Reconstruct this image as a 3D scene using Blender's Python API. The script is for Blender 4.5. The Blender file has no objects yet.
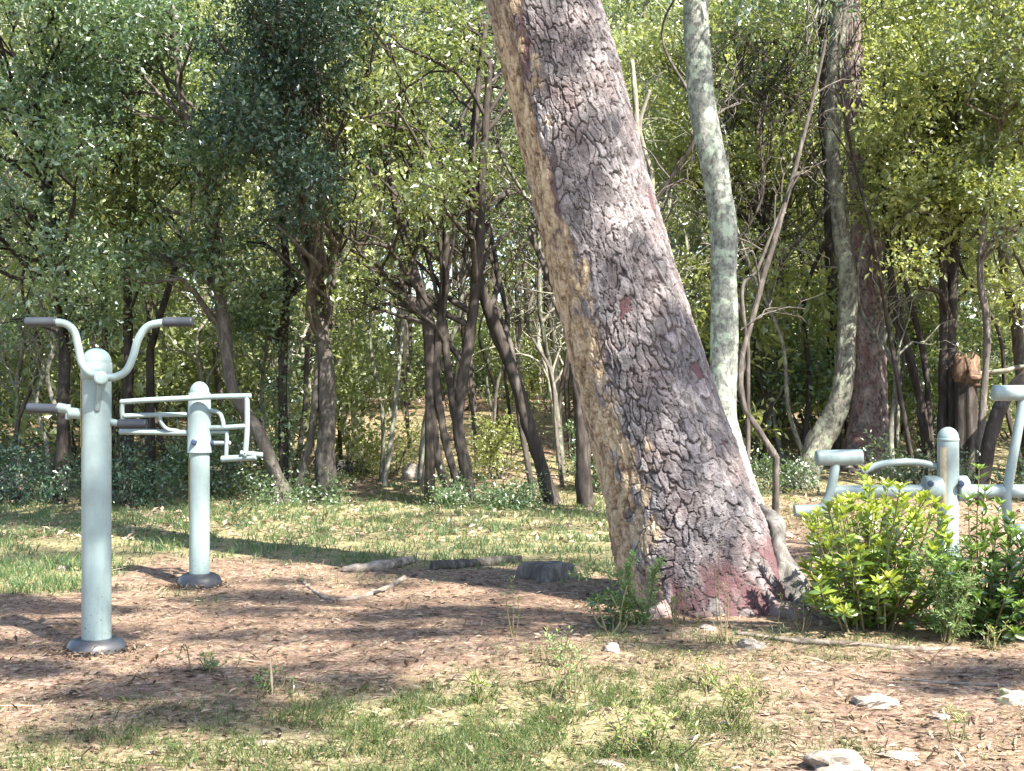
import bpy, math, random
import numpy as np
from mathutils import Vector

# ------------------------------------------------------------------ camera, world, sun, exposure
S = bpy.context.scene
COL = S.collection
F, HC, HY = 1250.0, 1.25, 400.0            # focal length in pixels, eye height, horizon row
cam_d = bpy.data.cameras.new('camera'); cam = bpy.data.objects.new('camera', cam_d); COL.objects.link(cam)
cam_d.sensor_width = 36.0; cam_d.sensor_fit = 'HORIZONTAL'; cam_d.lens = F / 1024 * 36.0
cam_d.shift_y = (HY - 385.5) / 1024
cam_d.clip_start = 0.05; cam_d.clip_end = 2000
cam.location = (0, 0, HC); cam.rotation_euler = (math.radians(90), 0, 0)
S.camera = cam

SUN = np.array([0.42, -0.50, 0.76]); SUN /= np.linalg.norm(SUN)
W = bpy.data.worlds.new('World'); S.world = W; W.use_nodes = True
sky = W.node_tree.nodes.new('ShaderNodeTexSky'); sky.sky_type = 'NISHITA'; sky.sun_disc = False
sky.sun_elevation = math.asin(SUN[2]); sky.sun_rotation = math.atan2(SUN[0], SUN[1])
W.node_tree.links.new(sky.outputs[0], W.node_tree.nodes['Background'].inputs[0])
W.node_tree.nodes['Background'].inputs[1].default_value = 0.105
sd = bpy.data.lights.new('sun', 'SUN'); sd.energy = 5.0; sd.angle = math.radians(0.5); sd.color = (1.0, 0.94, 0.84)
sun = bpy.data.objects.new('sun', sd); COL.objects.link(sun)
sun.rotation_euler = Vector(SUN).to_track_quat('Z', 'Y').to_euler()
S.view_settings.view_transform = 'Standard'; S.view_settings.look = 'None'
S.view_settings.gamma = 1.0; S.view_settings.use_curve_mapping = False
S.view_settings.exposure = 2.05
S.render.engine = 'CYCLES'
S.cycles.max_bounces = 6; S.cycles.diffuse_bounces = 4; S.cycles.glossy_bounces = 2
S.cycles.transmission_bounces = 4; S.cycles.transparent_max_bounces = 4
S.cycles.use_denoising = True
S.cycles.caustics_reflective = False; S.cycles.caustics_refractive = False

rng = np.random.default_rng(7)
random.seed(7)

# ------------------------------------------------------------------ helpers
def at(px, py, Y):
    return np.array([(px - 512) / F * Y, Y, HC - (py - HY) / F * Y])

def ground_y(py):                              # depth of the flat ground seen at image row py
    return F * HC / (py - HY)

def _hash(ix, iy, iz=0, seed=0):
    h = (np.asarray(ix, dtype=np.int64) * 374761393 + np.asarray(iy, dtype=np.int64) * 668265263
         + np.asarray(iz, dtype=np.int64) * 2147483647 + seed * 974711) & 0xFFFFFFFF
    h = ((h ^ (h >> 13)) * 1274126177) & 0xFFFFFFFF
    h = ((h ^ (h >> 15)) * 2246822519) & 0xFFFFFFFF
    return ((h ^ (h >> 16)) & 0xFFFFFF) / float(0x1000000)

def vnoise(x, y, seed=0):
    x = np.asarray(x, float); y = np.asarray(y, float)
    ix = np.floor(x).astype(np.int64); iy = np.floor(y).astype(np.int64)
    fx = x - ix; fy = y - iy
    fx = fx * fx * (3 - 2 * fx); fy = fy * fy * (3 - 2 * fy)
    a = _hash(ix, iy, 0, seed); b = _hash(ix + 1, iy, 0, seed)
    c = _hash(ix, iy + 1, 0, seed); d = _hash(ix + 1, iy + 1, 0, seed)
    return (a * (1 - fx) + b * fx) * (1 - fy) + (c * (1 - fx) + d * fx) * fy

def fbm(x, y, seed=0, oct=4):
    s = 0; a = 0.5; t = 0
    for i in range(oct):
        s = s + a * vnoise(x * 2 ** i, y * 2 ** i, seed + i * 17); t += a; a *= 0.5
    return s / t

def sstep(a, b, x):
    t = np.clip((np.asarray(x, float) - a) / (b - a), 0, 1)
    return t * t * (3 - 2 * t)

def norm(v):
    return v / np.maximum(np.linalg.norm(v, axis=-1, keepdims=True), 1e-9)

class MB:
    """collects quads / tris of many shapes and links them as one mesh object"""
    def __init__(self): self.v = []; self.f = []; self.t = []; self.n = 0
    def add(self, verts, faces, tone=0.5):
        verts = np.asarray(verts, float)
        for fa in (faces if isinstance(faces, list) else [faces]):
            fa = np.asarray(fa, np.int64)
            if len(fa) == 0: continue
            self.f.append(fa + self.n)
            self.t.append(np.broadcast_to(np.asarray(tone, float), (len(fa),)) if np.ndim(tone) == 0 or len(np.atleast_1d(tone)) == len(fa) else np.full(len(fa), 0.5))
        self.v.append(verts); self.n += len(verts)
    def mesh(self, name, mat, origin=(0, 0, 0), smooth=True, point_attr=None):
        V = np.concatenate(self.v) - np.asarray(origin, float)
        me = bpy.data.meshes.new(name)
        idx = np.concatenate([f.ravel() for f in self.f]).astype(np.int32)
        ln = np.concatenate([np.full(len(f), f.shape[1], np.int32) for f in self.f])
        st = np.concatenate([[0], np.cumsum(ln)[:-1]]).astype(np.int32)
        me.vertices.add(len(V)); me.loops.add(len(idx)); me.polygons.add(len(ln))
        me.vertices.foreach_set('co', V.astype(np.float32).ravel())
        me.loops.foreach_set('vertex_index', idx)
        me.polygons.foreach_set('loop_start', st); me.polygons.foreach_set('loop_total', ln)
        me.polygons.foreach_set('use_smooth', np.full(len(ln), smooth, bool))
        me.update(calc_edges=True)
        a = me.attributes.new('tone', 'FLOAT', 'FACE')
        a.data.foreach_set('value', np.concatenate(self.t).astype(np.float32))
        if point_attr is not None:
            for k, arr in point_attr.items():
                a = me.attributes.new(k, 'FLOAT', 'POINT'); a.data.foreach_set('value', np.asarray(arr, np.float32))
        me.materials.append(mat)
        return me
    def build(self, name, mat, parent=None, origin=None, smooth=True, point_attr=None):
        if origin is None: origin = tuple(parent['_o']) if parent is not None else (0, 0, 0)
        me = self.mesh(name, mat, origin, smooth, point_attr)
        o = bpy.data.objects.new(name, me); COL.objects.link(o)
        if parent is not None: o.parent = parent; o['_o'] = tuple(origin)
        else: o.location = origin; o['_o'] = tuple(origin)
        return o

def tag(o, label=None, cat=None, group=None, kind=None):
    if label: o['label'] = label
    if cat: o['category'] = cat
    if group: o['group'] = group
    if kind: o['kind'] = kind
    return o

def thing(name, label, cat, base, group=None):
    o = bpy.data.objects.new(name, None); COL.objects.link(o); o.empty_display_size = 0.2
    o.location = tuple(base); o['_o'] = tuple(float(c) for c in base)
    return tag(o, label, cat, group)

def catmull(P, n):
    """P (k,d) control rows -> n rows along a Catmull-Rom curve"""
    P = np.asarray(P, float)
    k = len(P)
    if k == 2:
        t = np.linspace(0, 1, n)[:, None]; return P[0] * (1 - t) + P[1] * t
    Q = np.vstack([2 * P[0] - P[1], P, 2 * P[-1] - P[-2]])
    u = np.linspace(0, k - 1, n); i = np.minimum(u.astype(int), k - 2); t = (u - i)[:, None]
    a, b, c, d = Q[i], Q[i + 1], Q[i + 2], Q[i + 3]
    return 0.5 * (2 * b + (c - a) * t + (2 * a - 5 * b + 4 * c - d) * t * t + (3 * b - 3 * c + d - a) * t ** 3)

def frames(C):
    T = norm(np.gradient(C, axis=0))
    ref = np.array([0, 1.0, 0]) if abs(T[:, 1]).mean() < 0.8 else np.array([1.0, 0, 0])
    A = norm(np.cross(T, ref)); B = norm(np.cross(A, T))
    return T, A, B

def tube(mb, C, R, seg=10, caps=True, rough=0.0, seed=0, tone=0.5, squash=1.0):
    C = np.asarray(C, float); n = len(C)
    R = np.broadcast_to(np.asarray(R, float), (n,))
    T, A, B = frames(C)
    th = np.linspace(0, 2 * np.pi, seg, endpoint=False)
    rr = R[:, None] * np.ones(seg)[None]
    if rough:
        ln = np.concatenate([[0], np.cumsum(np.linalg.norm(np.diff(C, axis=0), axis=1))])
        rr = rr * (1 + rough * (2 * vnoise(np.cos(th)[None] * 2.2 + 7 + seed * 3.1 + 0 * ln[:, None], np.sin(th)[None] * 2.2 + ln[:, None] / np.maximum(R.mean() * 2.5, 0.01), seed) - 1))
    V = C[:, None] + A[:, None] * (np.cos(th)[None, :, None] * rr[..., None]) + B[:, None] * (np.sin(th)[None, :, None] * rr[..., None] * squash)
    V = V.reshape(-1, 3)
    i = np.arange(n - 1)[:, None] * seg; j = np.arange(seg)[None]; j2 = (j + 1) % seg
    Fq = np.stack([i + j, i + j2, i + seg + j2, i + seg + j], -1).reshape(-1, 4)
    fs = [Fq]
    if caps:
        V = np.vstack([V, C[0], C[-1]])
        jj = np.arange(seg); k = (jj + 1) % seg
        fs.append(np.stack([np.full(seg, n * seg), k, jj], -1))
        fs.append(np.stack([np.full(seg, n * seg + 1), (n - 1) * seg + jj, (n - 1) * seg + k], -1))
    mb.add(V, fs, tone)

def rod(mb, pts, r, seg=14, n=None, bev=0.0):
    """smooth bent bar with slightly rounded ends"""
    pts = np.asarray(pts, float)
    C = catmull(pts, n or max(2, 10 * (len(pts) - 1)))
    R = np.full(len(C), r)
    if bev:
        d0 = norm(C[0] - C[1]); d1 = norm(C[-1] - C[-2])
        C = np.vstack([C[0] + d0 * bev, C[0] + d0 * bev * 0.7, C, C[-1] + d1 * bev * 0.7, C[-1] + d1 * bev])
        R = np.concatenate([[r * 0.6, r * 0.9], R, [r * 0.9, r * 0.6]])
    tube(mb, C, R, seg)

def lathe(mb, prof, centre, axis=(0, 0, 1), seg=28, wob=0.0, seed=0):
    """prof rows (radius, height along axis)"""
    prof = np.asarray(prof, float); ax = norm(np.asarray(axis, float))
    ref = np.array([1.0, 0, 0]) if abs(ax[0]) < 0.9 else np.array([0, 1.0, 0])
    A = norm(np.cross(ref, ax)); B = np.cross(ax, A)
    th = np.linspace(0, 2 * np.pi, seg, endpoint=False)
    w = 1 + wob * (2 * vnoise(np.cos(th) * 1.7 + 9, np.sin(th) * 1.7 + 9, seed) - 1)
    V = np.asarray(centre)[None, None] + ax[None, None] * prof[:, 1][:, None, None] \
        + (A[None, None] * np.cos(th)[None, :, None] + B[None, None] * np.sin(th)[None, :, None]) * (prof[:, 0][:, None] * w[None])[..., None]
    n = len(prof)
    i = np.arange(n - 1)[:, None] * seg; j = np.arange(seg)[None]; j2 = (j + 1) % seg
    mb.add(V.reshape(-1, 3), np.stack([i + j, i + j2, i + seg + j2, i + seg + j], -1).reshape(-1, 4))

def box(mb, c, s, rot=0.0):
    c = np.asarray(c); s = np.asarray(s) / 2
    v = np.array([[x, y, z] for x in (-1, 1) for y in (-1, 1) for z in (-1, 1)]) * s
    ca, sa = math.cos(rot), math.sin(rot)
    v = np.stack([v[:, 0] * ca - v[:, 1] * sa, v[:, 0] * sa + v[:, 1] * ca, v[:, 2]], -1) + c
    mb.add(v, np.array([[0, 1, 3, 2], [4, 6, 7, 5], [0, 4, 5, 1], [2, 3, 7, 6], [0, 2, 6, 4], [1, 5, 7, 3]]))

def leaves(mb, P, D, N, L, Wd, tone, fold=0.15):
    """rhombic leaves: P base points, D directions, N normals"""
    n = len(P)
    D = norm(D); Sd = norm(np.cross(D, N)); Nn = np.cross(Sd, D)
    L = np.broadcast_to(L, (n,))[:, None]; Wd = np.broadcast_to(Wd, (n,))[:, None]
    m = P + D * L * 0.45 + Nn * Wd * fold
    V = np.stack([P, m + Sd * Wd * 0.5, P + D * L, m - Sd * Wd * 0.5], 1).reshape(-1, 3)
    mb.add(V, np.arange(n * 4).reshape(n, 4), np.broadcast_to(tone, (n,)))

def leaves6(mb, P, D, N, L, Wd, tone, curl=0.12):
    """pointed leaves with a folded midrib and drooping tip, for plants near the lens"""
    n = len(P)
    D = norm(D); Sd = norm(np.cross(D, N)); Nn = np.cross(Sd, D)
    L = np.broadcast_to(L, (n,))[:, None]; Wd = np.broadcast_to(Wd, (n,))[:, None]
    a = P + D * L * 0.3; b = P + D * L * 0.68 - Nn * L * curl * 0.35; tip = P + D * L - Nn * L * curl
    up = Nn * Wd * 0.14
    V = np.stack([P, a + Sd * Wd * 0.42 + up, a, a - Sd * Wd * 0.42 + up, b + Sd * Wd * 0.36 + up, b, b - Sd * Wd * 0.36 + up, tip], 1).reshape(-1, 3)
    o = np.arange(n)[:, None] * 8
    q = np.concatenate([o + np.array([[2, 1, 4, 5]]), o + np.array([[3, 2, 5, 6]])])
    t = np.concatenate([o + np.array([[0, 1, 2]]), o + np.array([[0, 2, 3]]), o + np.array([[5, 4, 7]]), o + np.array([[6, 5, 7]])])
    k = np.broadcast_to(tone, (n,))
    mb.v.append(V); mb.f += [q + mb.n, t + mb.n]; mb.t += [np.tile(k, 2), np.tile(k, 4)]; mb.n += len(V)

def unit(n): return norm(rng.normal(size=(n, 3)))

def sprays(mb, centres, radii, count, L, k=7, spray=0.28, flat=1.15, tonebase=None, wid=0.5, droop=0.15, spread=0.28):
    """leafy twigs filling ellipsoids. centres (m,3), radii (m,3), count leaves in all"""
    centres = np.asarray(centres, float); radii = np.asarray(radii, float); m = len(centres)
    ns = max(1, count // k)
    vol = radii.prod(1) ** (1 / 1.5); c = rng.choice(m, ns, p=vol / vol.sum())
    u = unit(ns); r = rng.random(ns) ** (1 / 2.0)
    sc = centres[c] + u * r[:, None] * radii[c] * (0.75 + 0.5 * rng.random(ns))[:, None]
    ax = norm(u * 0.8 + unit(ns) * 0.9 + np.array([0, 0, -droop]))
    ct = rng.random(m) if tonebase is None else np.asarray(tonebase)
    t = np.linspace(0, 1, k)
    P = sc[:, None] + ax[:, None] * (t[None, :, None] * spray * (0.6 + 0.8 * rng.random(ns))[:, None, None])
    n = ns * k
    P = P.reshape(-1, 3) + unit(n) * L * spread
    D = norm(np.repeat(ax, k, 0) * 0.55 + unit(n) * 0.9)
    N = norm(unit(n) * flat + np.array([0, 0, 0.8]))
    ll = L * (0.45 + 1.1 * rng.random(n) ** 1.5)
    tone = np.clip(np.repeat(ct[c], k) * 0.4 + np.repeat(rng.random(ns), k) * 0.25 + rng.random(n) ** 2 * 0.5 - 0.05, 0, 1)
    leaves(mb, P, D, N, ll, ll * wid, tone)

# ------------------------------------------------------------------ materials
def new_mat(name):
    m = bpy.data.materials.new(name); m.use_nodes = True
    nt = m.node_tree; nt.nodes.clear()
    out = nt.nodes.new('ShaderNodeOutputMaterial')
    return m, nt, out

def nd(nt, typ, **kw):
    n = nt.nodes.new('ShaderNode' + typ)
    for k, v in kw.items():
        if k in n.inputs.keys(): n.inputs[k].default_value = v
        else: setattr(n, k, v)
    return n

def ramp(nt, stops, src=None, interp='LINEAR'):
    r = nt.nodes.new('ShaderNodeValToRGB'); r.color_ramp.interpolation = interp
    e = r.color_ramp.elements
    while len(e) < len(stops): e.new(0.5)
    for x, (p, c) in zip(e, stops): x.position = p; x.color = (*c, 1) if len(c) == 3 else c
    if src is not None: nt.links.new(src, r.inputs[0])
    return r

def mixc(nt, a, b, fac, mode='MIX'):
    m = nt.nodes.new('ShaderNodeMix'); m.data_type = 'RGBA'; m.blend_type = mode
    for sock, v in ((m.inputs[0], fac), (m.inputs[6], a), (m.inputs[7], b)):
        if hasattr(v, 'is_output'): nt.links.new(v, sock)
        else: sock.default_value = v if not isinstance(v, tuple) or len(v) == 4 else (*v, 1)
    return m.outputs[2]

def math_(nt, op, a, b=0.0, clamp=False):
    m = nt.nodes.new('ShaderNodeMath'); m.operation = op; m.use_clamp = clamp
    for sock, v in ((m.inputs[0], a), (m.inputs[1], b)):
        if hasattr(v, 'is_output'): nt.links.new(v, sock)
        else: sock.default_value = v
    return m.outputs[0]

def noise(nt, scale, detail=4, rough=0.55, coord=None, dist=0.0):
    n = nd(nt, 'TexNoise', Scale=scale, Detail=detail, Roughness=rough, Distortion=dist)
    if coord is not None: nt.links.new(coord, n.inputs['Vector'])
    return n.outputs['Fac']

def leaf_mat(name, dark, mid, light, trans, tfac=0.35, gloss=0.06, rough=0.42, vary=0.25):
    m, nt, out = new_mat(name)
    a = nd(nt, 'Attribute', attribute_name='tone')
    r = ramp(nt, [(0.0, dark), (0.5, mid), (1.0, light)], a.outputs['Fac'])
    oi = nd(nt, 'ObjectInfo')
    v = math_(nt, 'MULTIPLY_ADD', oi.outputs['Random'], vary * 2); 
    v.node.inputs[2].default_value = 1 - vary
    hsv = nd(nt, 'HueSaturation'); nt.links.new(r.outputs[0], hsv.inputs['Color']); nt.links.new(v, hsv.inputs['Value'])
    d = nd(nt, 'BsdfDiffuse'); nt.links.new(hsv.outputs[0], d.inputs[0])
    t = nd(nt, 'BsdfTranslucent'); nt.links.new(mixc(nt, hsv.outputs[0], trans, 0.6), t.inputs[0])
    mx = nd(nt, 'MixShader', Fac=tfac); nt.links.new(d.outputs[0], mx.inputs[1]); nt.links.new(t.outputs[0], mx.inputs[2])
    g = nd(nt, 'BsdfGlossy', Roughness=rough - 0.06, Color=(0.9, 0.95, 1.0, 1))
    m2 = nd(nt, 'MixShader', Fac=gloss); nt.links.new(mx.outputs[0], m2.inputs[1]); nt.links.new(g.outputs[0], m2.inputs[2])
    nt.links.new(m2.outputs[0], out.inputs[0])
    return m

def bark_mat(name, stops, scale=9.0, stretch=0.25, bump=0.5, lichen=None, rough=0.9, lscale=3.0):
    m, nt, out = new_mat(name)
    tc = nd(nt, 'TexCoord'); mp = nd(nt, 'Mapping'); mp.inputs['Scale'].default_value = (1, 1, stretch)
    nt.links.new(tc.outputs['Object'], mp.inputs[0])
    n1 = noise(nt, scale, 6, 0.65, mp.outputs[0], 0.6)
    r = ramp(nt, stops, n1)
    c = r.outputs[0]
    if lichen:
        n2 = noise(nt, lscale, 5, 0.6, tc.outputs['Object'])
        lr = ramp(nt, [(0.5, (0, 0, 0)), (0.6, (1, 1, 1))], n2)
        c = mixc(nt, c, lichen, math_(nt, 'MULTIPLY', lr.outputs[0], 0.8))
    oi = nd(nt, 'ObjectInfo'); v = math_(nt, 'MULTIPLY_ADD', oi.outputs['Random'], 0.5); v.node.inputs[2].default_value = 0.75
    h = nd(nt, 'HueSaturation'); nt.links.new(c, h.inputs['Color']); nt.links.new(v, h.inputs['Value'])
    b = nd(nt, 'BsdfPrincipled', Roughness=rough); b.inputs['Specular IOR Level'].default_value = 0.2
    nt.links.new(h.outputs[0], b.inputs['Base Color'])
    bp = nd(nt, 'Bump', Strength=bump, Distance=0.02); nt.links.new(n1, bp.inputs['Height']); nt.links.new(bp.outputs[0], b.inputs['Normal'])
    nt.links.new(b.outputs[0], out.inputs[0])
    return m

def paint_mat(name, col, dirt, rough=0.42, dirty=0.5, metal=0.0):
    m, nt, out = new_mat(name)
    tc = nd(nt, 'TexCoord')
    n1 = noise(nt, 3.0, 6, 0.65, tc.outputs['Object']); n2 = noise(nt, 60.0, 3, 0.6, tc.outputs['Object'])
    f = math_(nt, 'MULTIPLY', ramp(nt, [(0.45, (0, 0, 0)), (0.8, (1, 1, 1))], n1).outputs[0], dirty)
    sp = ramp(nt, [(0.60, (0, 0, 0)), (0.68, (1, 1, 1))], n2).outputs[0]
    geo = nd(nt, 'NewGeometry'); sx = nd(nt, 'SeparateXYZ'); nt.links.new(geo.outputs['Position'], sx.inputs[0])
    low = ramp(nt, [(0.0, (1, 1, 1)), (0.42, (0.06, 0.06, 0.06))], sx.outputs[2]).outputs[0]     # splashed soil on the foot of a post
    c = mixc(nt, col, dirt, f)
    c = mixc(nt, c, (dirt[0] * 0.45, dirt[1] * 0.42, dirt[2] * 0.4), math_(nt, 'MULTIPLY', sp, low))
    mp = nd(nt, 'Mapping'); mp.inputs['Scale'].default_value = (14, 14, 1.6); nt.links.new(tc.outputs['Object'], mp.inputs[0])
    n5 = noise(nt, 2.0, 5, 0.7, mp.outputs[0])
    c = mixc(nt, c, (col[0] * 0.62, col[1] * 0.60, col[2] * 0.56), math_(nt, 'MULTIPLY', ramp(nt, [(0.5, (0, 0, 0)), (0.68, (1, 1, 1))], n5).outputs[0], 0.55 * dirty))
    c = mixc(nt, c, (0.13, 0.065, 0.03), math_(nt, 'MULTIPLY', ramp(nt, [(0.70, (0, 0, 0)), (0.76, (1, 1, 1))], noise(nt, 22, 5, 0.7, tc.outputs['Object'])).outputs[0], 0.8 * dirty))
    b = nd(nt, 'BsdfPrincipled', Roughness=rough, Metallic=metal); nt.links.new(c, b.inputs['Base Color'])
    bp = nd(nt, 'Bump', Strength=0.08, Distance=0.004); nt.links.new(n2, bp.inputs['Height']); nt.links.new(bp.outputs[0], b.inputs['Normal'])
    nt.links.new(math_(nt, 'MULTIPLY_ADD', n1, 0.25).node.outputs[0], b.inputs['Roughness'])
    b.inputs['Roughness'].links[0].from_node.inputs[2].default_value = rough - 0.1
    nt.links.new(b.outputs[0], out.inputs[0])
    return m

def simple_mat(name, stops, scale=20, rough=0.8, bump=0.3, detail=6):
    m, nt, out = new_mat(name)
    tc = nd(nt, 'TexCoord'); n1 = noise(nt, scale, detail, 0.65, tc.outputs['Object'], 0.3)
    r = ramp(nt, stops, n1); b = nd(nt, 'BsdfPrincipled', Roughness=rough); nt.links.new(r.outputs[0], b.inputs['Base Color'])
    b.inputs['Specular IOR Level'].default_value = 0.25
    bp = nd(nt, 'Bump', Strength=bump, Distance=0.02); nt.links.new(n1, bp.inputs['Height']); nt.links.new(bp.outputs[0], b.inputs['Normal'])
    nt.links.new(b.outputs[0], out.inputs[0])
    return m

LEAF = {
    'olive':  leaf_mat('leaf olive', (0.040, 0.066, 0.020), (0.13, 0.17, 0.050), (0.42, 0.45, 0.16), (0.40, 0.46, 0.08, 1), 0.45, 0.08),
    'green':  leaf_mat('leaf green', (0.028, 0.058, 0.026), (0.085, 0.135, 0.055), (0.27, 0.33, 0.16), (0.26, 0.40, 0.09, 1), 0.40, 0.09),
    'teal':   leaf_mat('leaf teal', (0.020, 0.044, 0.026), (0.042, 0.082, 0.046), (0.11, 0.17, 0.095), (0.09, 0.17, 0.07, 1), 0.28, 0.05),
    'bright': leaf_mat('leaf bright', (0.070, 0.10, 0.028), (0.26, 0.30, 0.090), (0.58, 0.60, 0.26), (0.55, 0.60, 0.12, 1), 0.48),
    'far':    leaf_mat('leaf far', (0.060, 0.09, 0.034), (0.25, 0.30, 0.12), (0.56, 0.60, 0.32), (0.52, 0.58, 0.16, 1), 0.48, 0.05),
    'needle': leaf_mat('pine needles', (0.030, 0.055, 0.022), (0.055, 0.085, 0.030), (0.10, 0.13, 0.05), (0.12, 0.18, 0.05, 1), 0.25, 0.05),
    'laurel': leaf_mat('leaf laurel', (0.040, 0.095, 0.018), (0.13, 0.215, 0.034), (0.36, 0.42, 0.055), (0.42, 0.50, 0.05, 1), 0.42, 0.07, 0.35, 0.08),
    'box':    leaf_mat('leaf dark shrub', (0.026, 0.060, 0.014), (0.070, 0.135, 0.026), (0.17, 0.26, 0.050), (0.20, 0.32, 0.03, 1), 0.35, 0.08, 0.35, 0.08),
    'feather': leaf_mat('leaf feathery', (0.075, 0.14, 0.045), (0.15, 0.24, 0.085), (0.28, 0.36, 0.14), (0.25, 0.38, 0.08, 1), 0.35, 0.03, 0.5, 0.08),
    'weed':   leaf_mat('leaf weed', (0.060, 0.10, 0.022), (0.14, 0.19, 0.050), (0.32, 0.34, 0.12), (0.34, 0.40, 0.07, 1), 0.38, 0.04, 0.5, 0.1),
    'grass':  leaf_mat('grass blades', (0.040, 0.095, 0.036), (0.25, 0.295, 0.115), (0.76, 0.73, 0.44), (0.52, 0.55, 0.20, 1), 0.35, 0.03, 0.5, 0.0),
    'litter': leaf_mat('dry litter', (0.026, 0.018, 0.012), (0.17, 0.115, 0.075), (0.50, 0.395, 0.29), (0.30, 0.18, 0.1, 1), 0.12, 0.02, 0.6, 0.0),
}
BARK = {
    'dark': bark_mat('bark dark', [(0.3, (0.020, 0.016, 0.014)), (0.55, (0.055, 0.046, 0.040)), (0.75, (0.12, 0.105, 0.09))], 14, 0.25),
    'grey': bark_mat('bark grey lichen', [(0.32, (0.05, 0.055, 0.048)), (0.48, (0.15, 0.16, 0.14)), (0.72, (0.30, 0.30, 0.27))], 26, 0.7, 0.6, (0.36, 0.43, 0.33, 1), lscale=8),
    'pale': bark_mat('bark pale', [(0.3, (0.12, 0.11, 0.085)), (0.55, (0.26, 0.245, 0.20)), (0.75, (0.42, 0.40, 0.34))], 10, 0.4, 0.5, (0.36, 0.38, 0.27, 1), lscale=4),
    'brown': bark_mat('bark brown', [(0.3, (0.038, 0.032, 0.027)), (0.52, (0.095, 0.083, 0.072)), (0.74, (0.21, 0.19, 0.165))], 16, 0.3, 0.6),
    'oak': bark_mat('bark pale oak', [(0.32, (0.055, 0.052, 0.042)), (0.5, (0.15, 0.145, 0.118)), (0.74, (0.30, 0.29, 0.245))], 24, 0.55, 0.7, (0.30, 0.33, 0.24, 1), lscale=7),
    'stem': bark_mat('green stem', [(0.3, (0.10, 0.085, 0.05)), (0.6, (0.20, 0.17, 0.09))], 20, 0.4, 0.3),
}
PAINT = paint_mat('pale grey-green paint', (0.235, 0.305, 0.305), (0.13, 0.15, 0.13), 0.42, 0.7)
RUBBER = paint_mat('dark rubber grip', (0.028, 0.034, 0.045), (0.09, 0.09, 0.09), 0.45, 0.4)
SHOE = paint_mat('dark moulded plastic', (0.022, 0.030, 0.042), (0.14, 0.12, 0.10), 0.38, 0.55)
ORANGE = simple_mat('amber sticker', [(0.35, (0.48, 0.27, 0.05)), (0.6, (0.55, 0.36, 0.10))], 30, 0.5, 0.02)
CREAM = simple_mat('faded sticker', [(0.35, (0.44, 0.36, 0.22)), (0.6, (0.55, 0.47, 0.32))], 30, 0.5, 0.02)
BOLT = paint_mat('dark blue bolt cap', (0.02, 0.035, 0.08), (0.08, 0.08, 0.08), 0.4, 0.3)
STONE = simple_mat('pale limestone', [(0.3, (0.10, 0.08, 0.062)), (0.48, (0.26, 0.225, 0.19)), (0.68, (0.44, 0.40, 0.35))], 11, 0.9, 0.7)
MOSSY = simple_mat('mossy limestone', [(0.33, (0.13, 0.15, 0.04)), (0.46, (0.33, 0.32, 0.20)), (0.62, (0.50, 0.47, 0.40))], 6, 0.9, 0.7)
DRYWOOD = bark_mat('weathered wood', [(0.3, (0.085, 0.066, 0.052)), (0.5, (0.22, 0.18, 0.145)), (0.72, (0.40, 0.345, 0.29))], 14, 1.0, 0.6)
GREYWOOD = bark_mat('grey weathered wood', [(0.34, (0.035, 0.032, 0.030)), (0.52, (0.105, 0.098, 0.09)), (0.74, (0.23, 0.215, 0.195))], 12, 0.5, 0.7)
RUSTBARK = bark_mat('rusty broken bark', [(0.3, (0.035, 0.022, 0.016)), (0.5, (0.12, 0.075, 0.050)), (0.72, (0.27, 0.19, 0.135))], 9, 0.5, 0.7)

def pine_bark(name, grey, red):
    """plates (plate), cracks (crack), stripped patches (strip) and the flaked flank (flank) come from the mesh"""
    m, nt, out = new_mat(name)
    tc = nd(nt, 'TexCoord')
    A = {k: nd(nt, 'Attribute', attribute_name=k).outputs['Fac'] for k in ('plate', 'crack', 'strip', 'flank', 'warm')}
    n1 = noise(nt, 30, 6, 0.7, tc.outputs['Object']); n2 = noise(nt, 4, 4, 0.6, tc.outputs['Object']); n3 = noise(nt, 90, 3, 0.6, tc.outputs['Object'])
    s = math_(nt, 'ADD', math_(nt, 'MULTIPLY', A['plate'], 0.45), math_(nt, 'MULTIPLY', n1, 0.6))
    g = ramp(nt, [(0.2, tuple(c * 0.36 for c in grey)), (0.46, tuple(c * 0.9 for c in grey)), (0.74, tuple(min(1, c * 2.2) for c in grey))], s).outputs[0]
    g = mixc(nt, g, (grey[0] * 0.85, grey[1] * 0.66, grey[2] * 0.65), ramp(nt, [(0.46, (0, 0, 0)), (0.68, (0.6, 0.6, 0.6))], n2).outputs[0])
    g = mixc(nt, g, mixc(nt, (red[0] * 0.6, red[1] * 0.6, red[2] * 0.6), (red[0] * 1.5, red[1] * 1.5, red[2] * 1.5), n1), math_(nt, 'MAXIMUM', A['strip'], A['warm']))
    fl = ramp(nt, [(0.30, (0.08, 0.05, 0.036)), (0.44, (0.27, 0.19, 0.12)), (0.56, (0.47, 0.36, 0.235)), (0.80, (0.62, 0.52, 0.38))], math_(nt, 'ADD', math_(nt, 'MULTIPLY', A['plate'], 0.35), math_(nt, 'MULTIPLY', n1, 0.7))).outputs[0]
    g = mixc(nt, g, fl, A['flank'])
    g = mixc(nt, g, (0.030, 0.020, 0.019), math_(nt, 'MULTIPLY', A['crack'], 0.78))
    b = nd(nt, 'BsdfPrincipled', Roughness=0.88); b.inputs['Specular IOR Level'].default_value = 0.25
    nt.links.new(g, b.inputs['Base Color'])
    bp = nd(nt, 'Bump', Strength=0.8, Distance=0.010); nt.links.new(math_(nt, 'ADD', n1, n3), bp.inputs['Height']); nt.links.new(bp.outputs[0], b.inputs['Normal'])
    nt.links.new(b.outputs[0], out.inputs[0])
    return m
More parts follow.
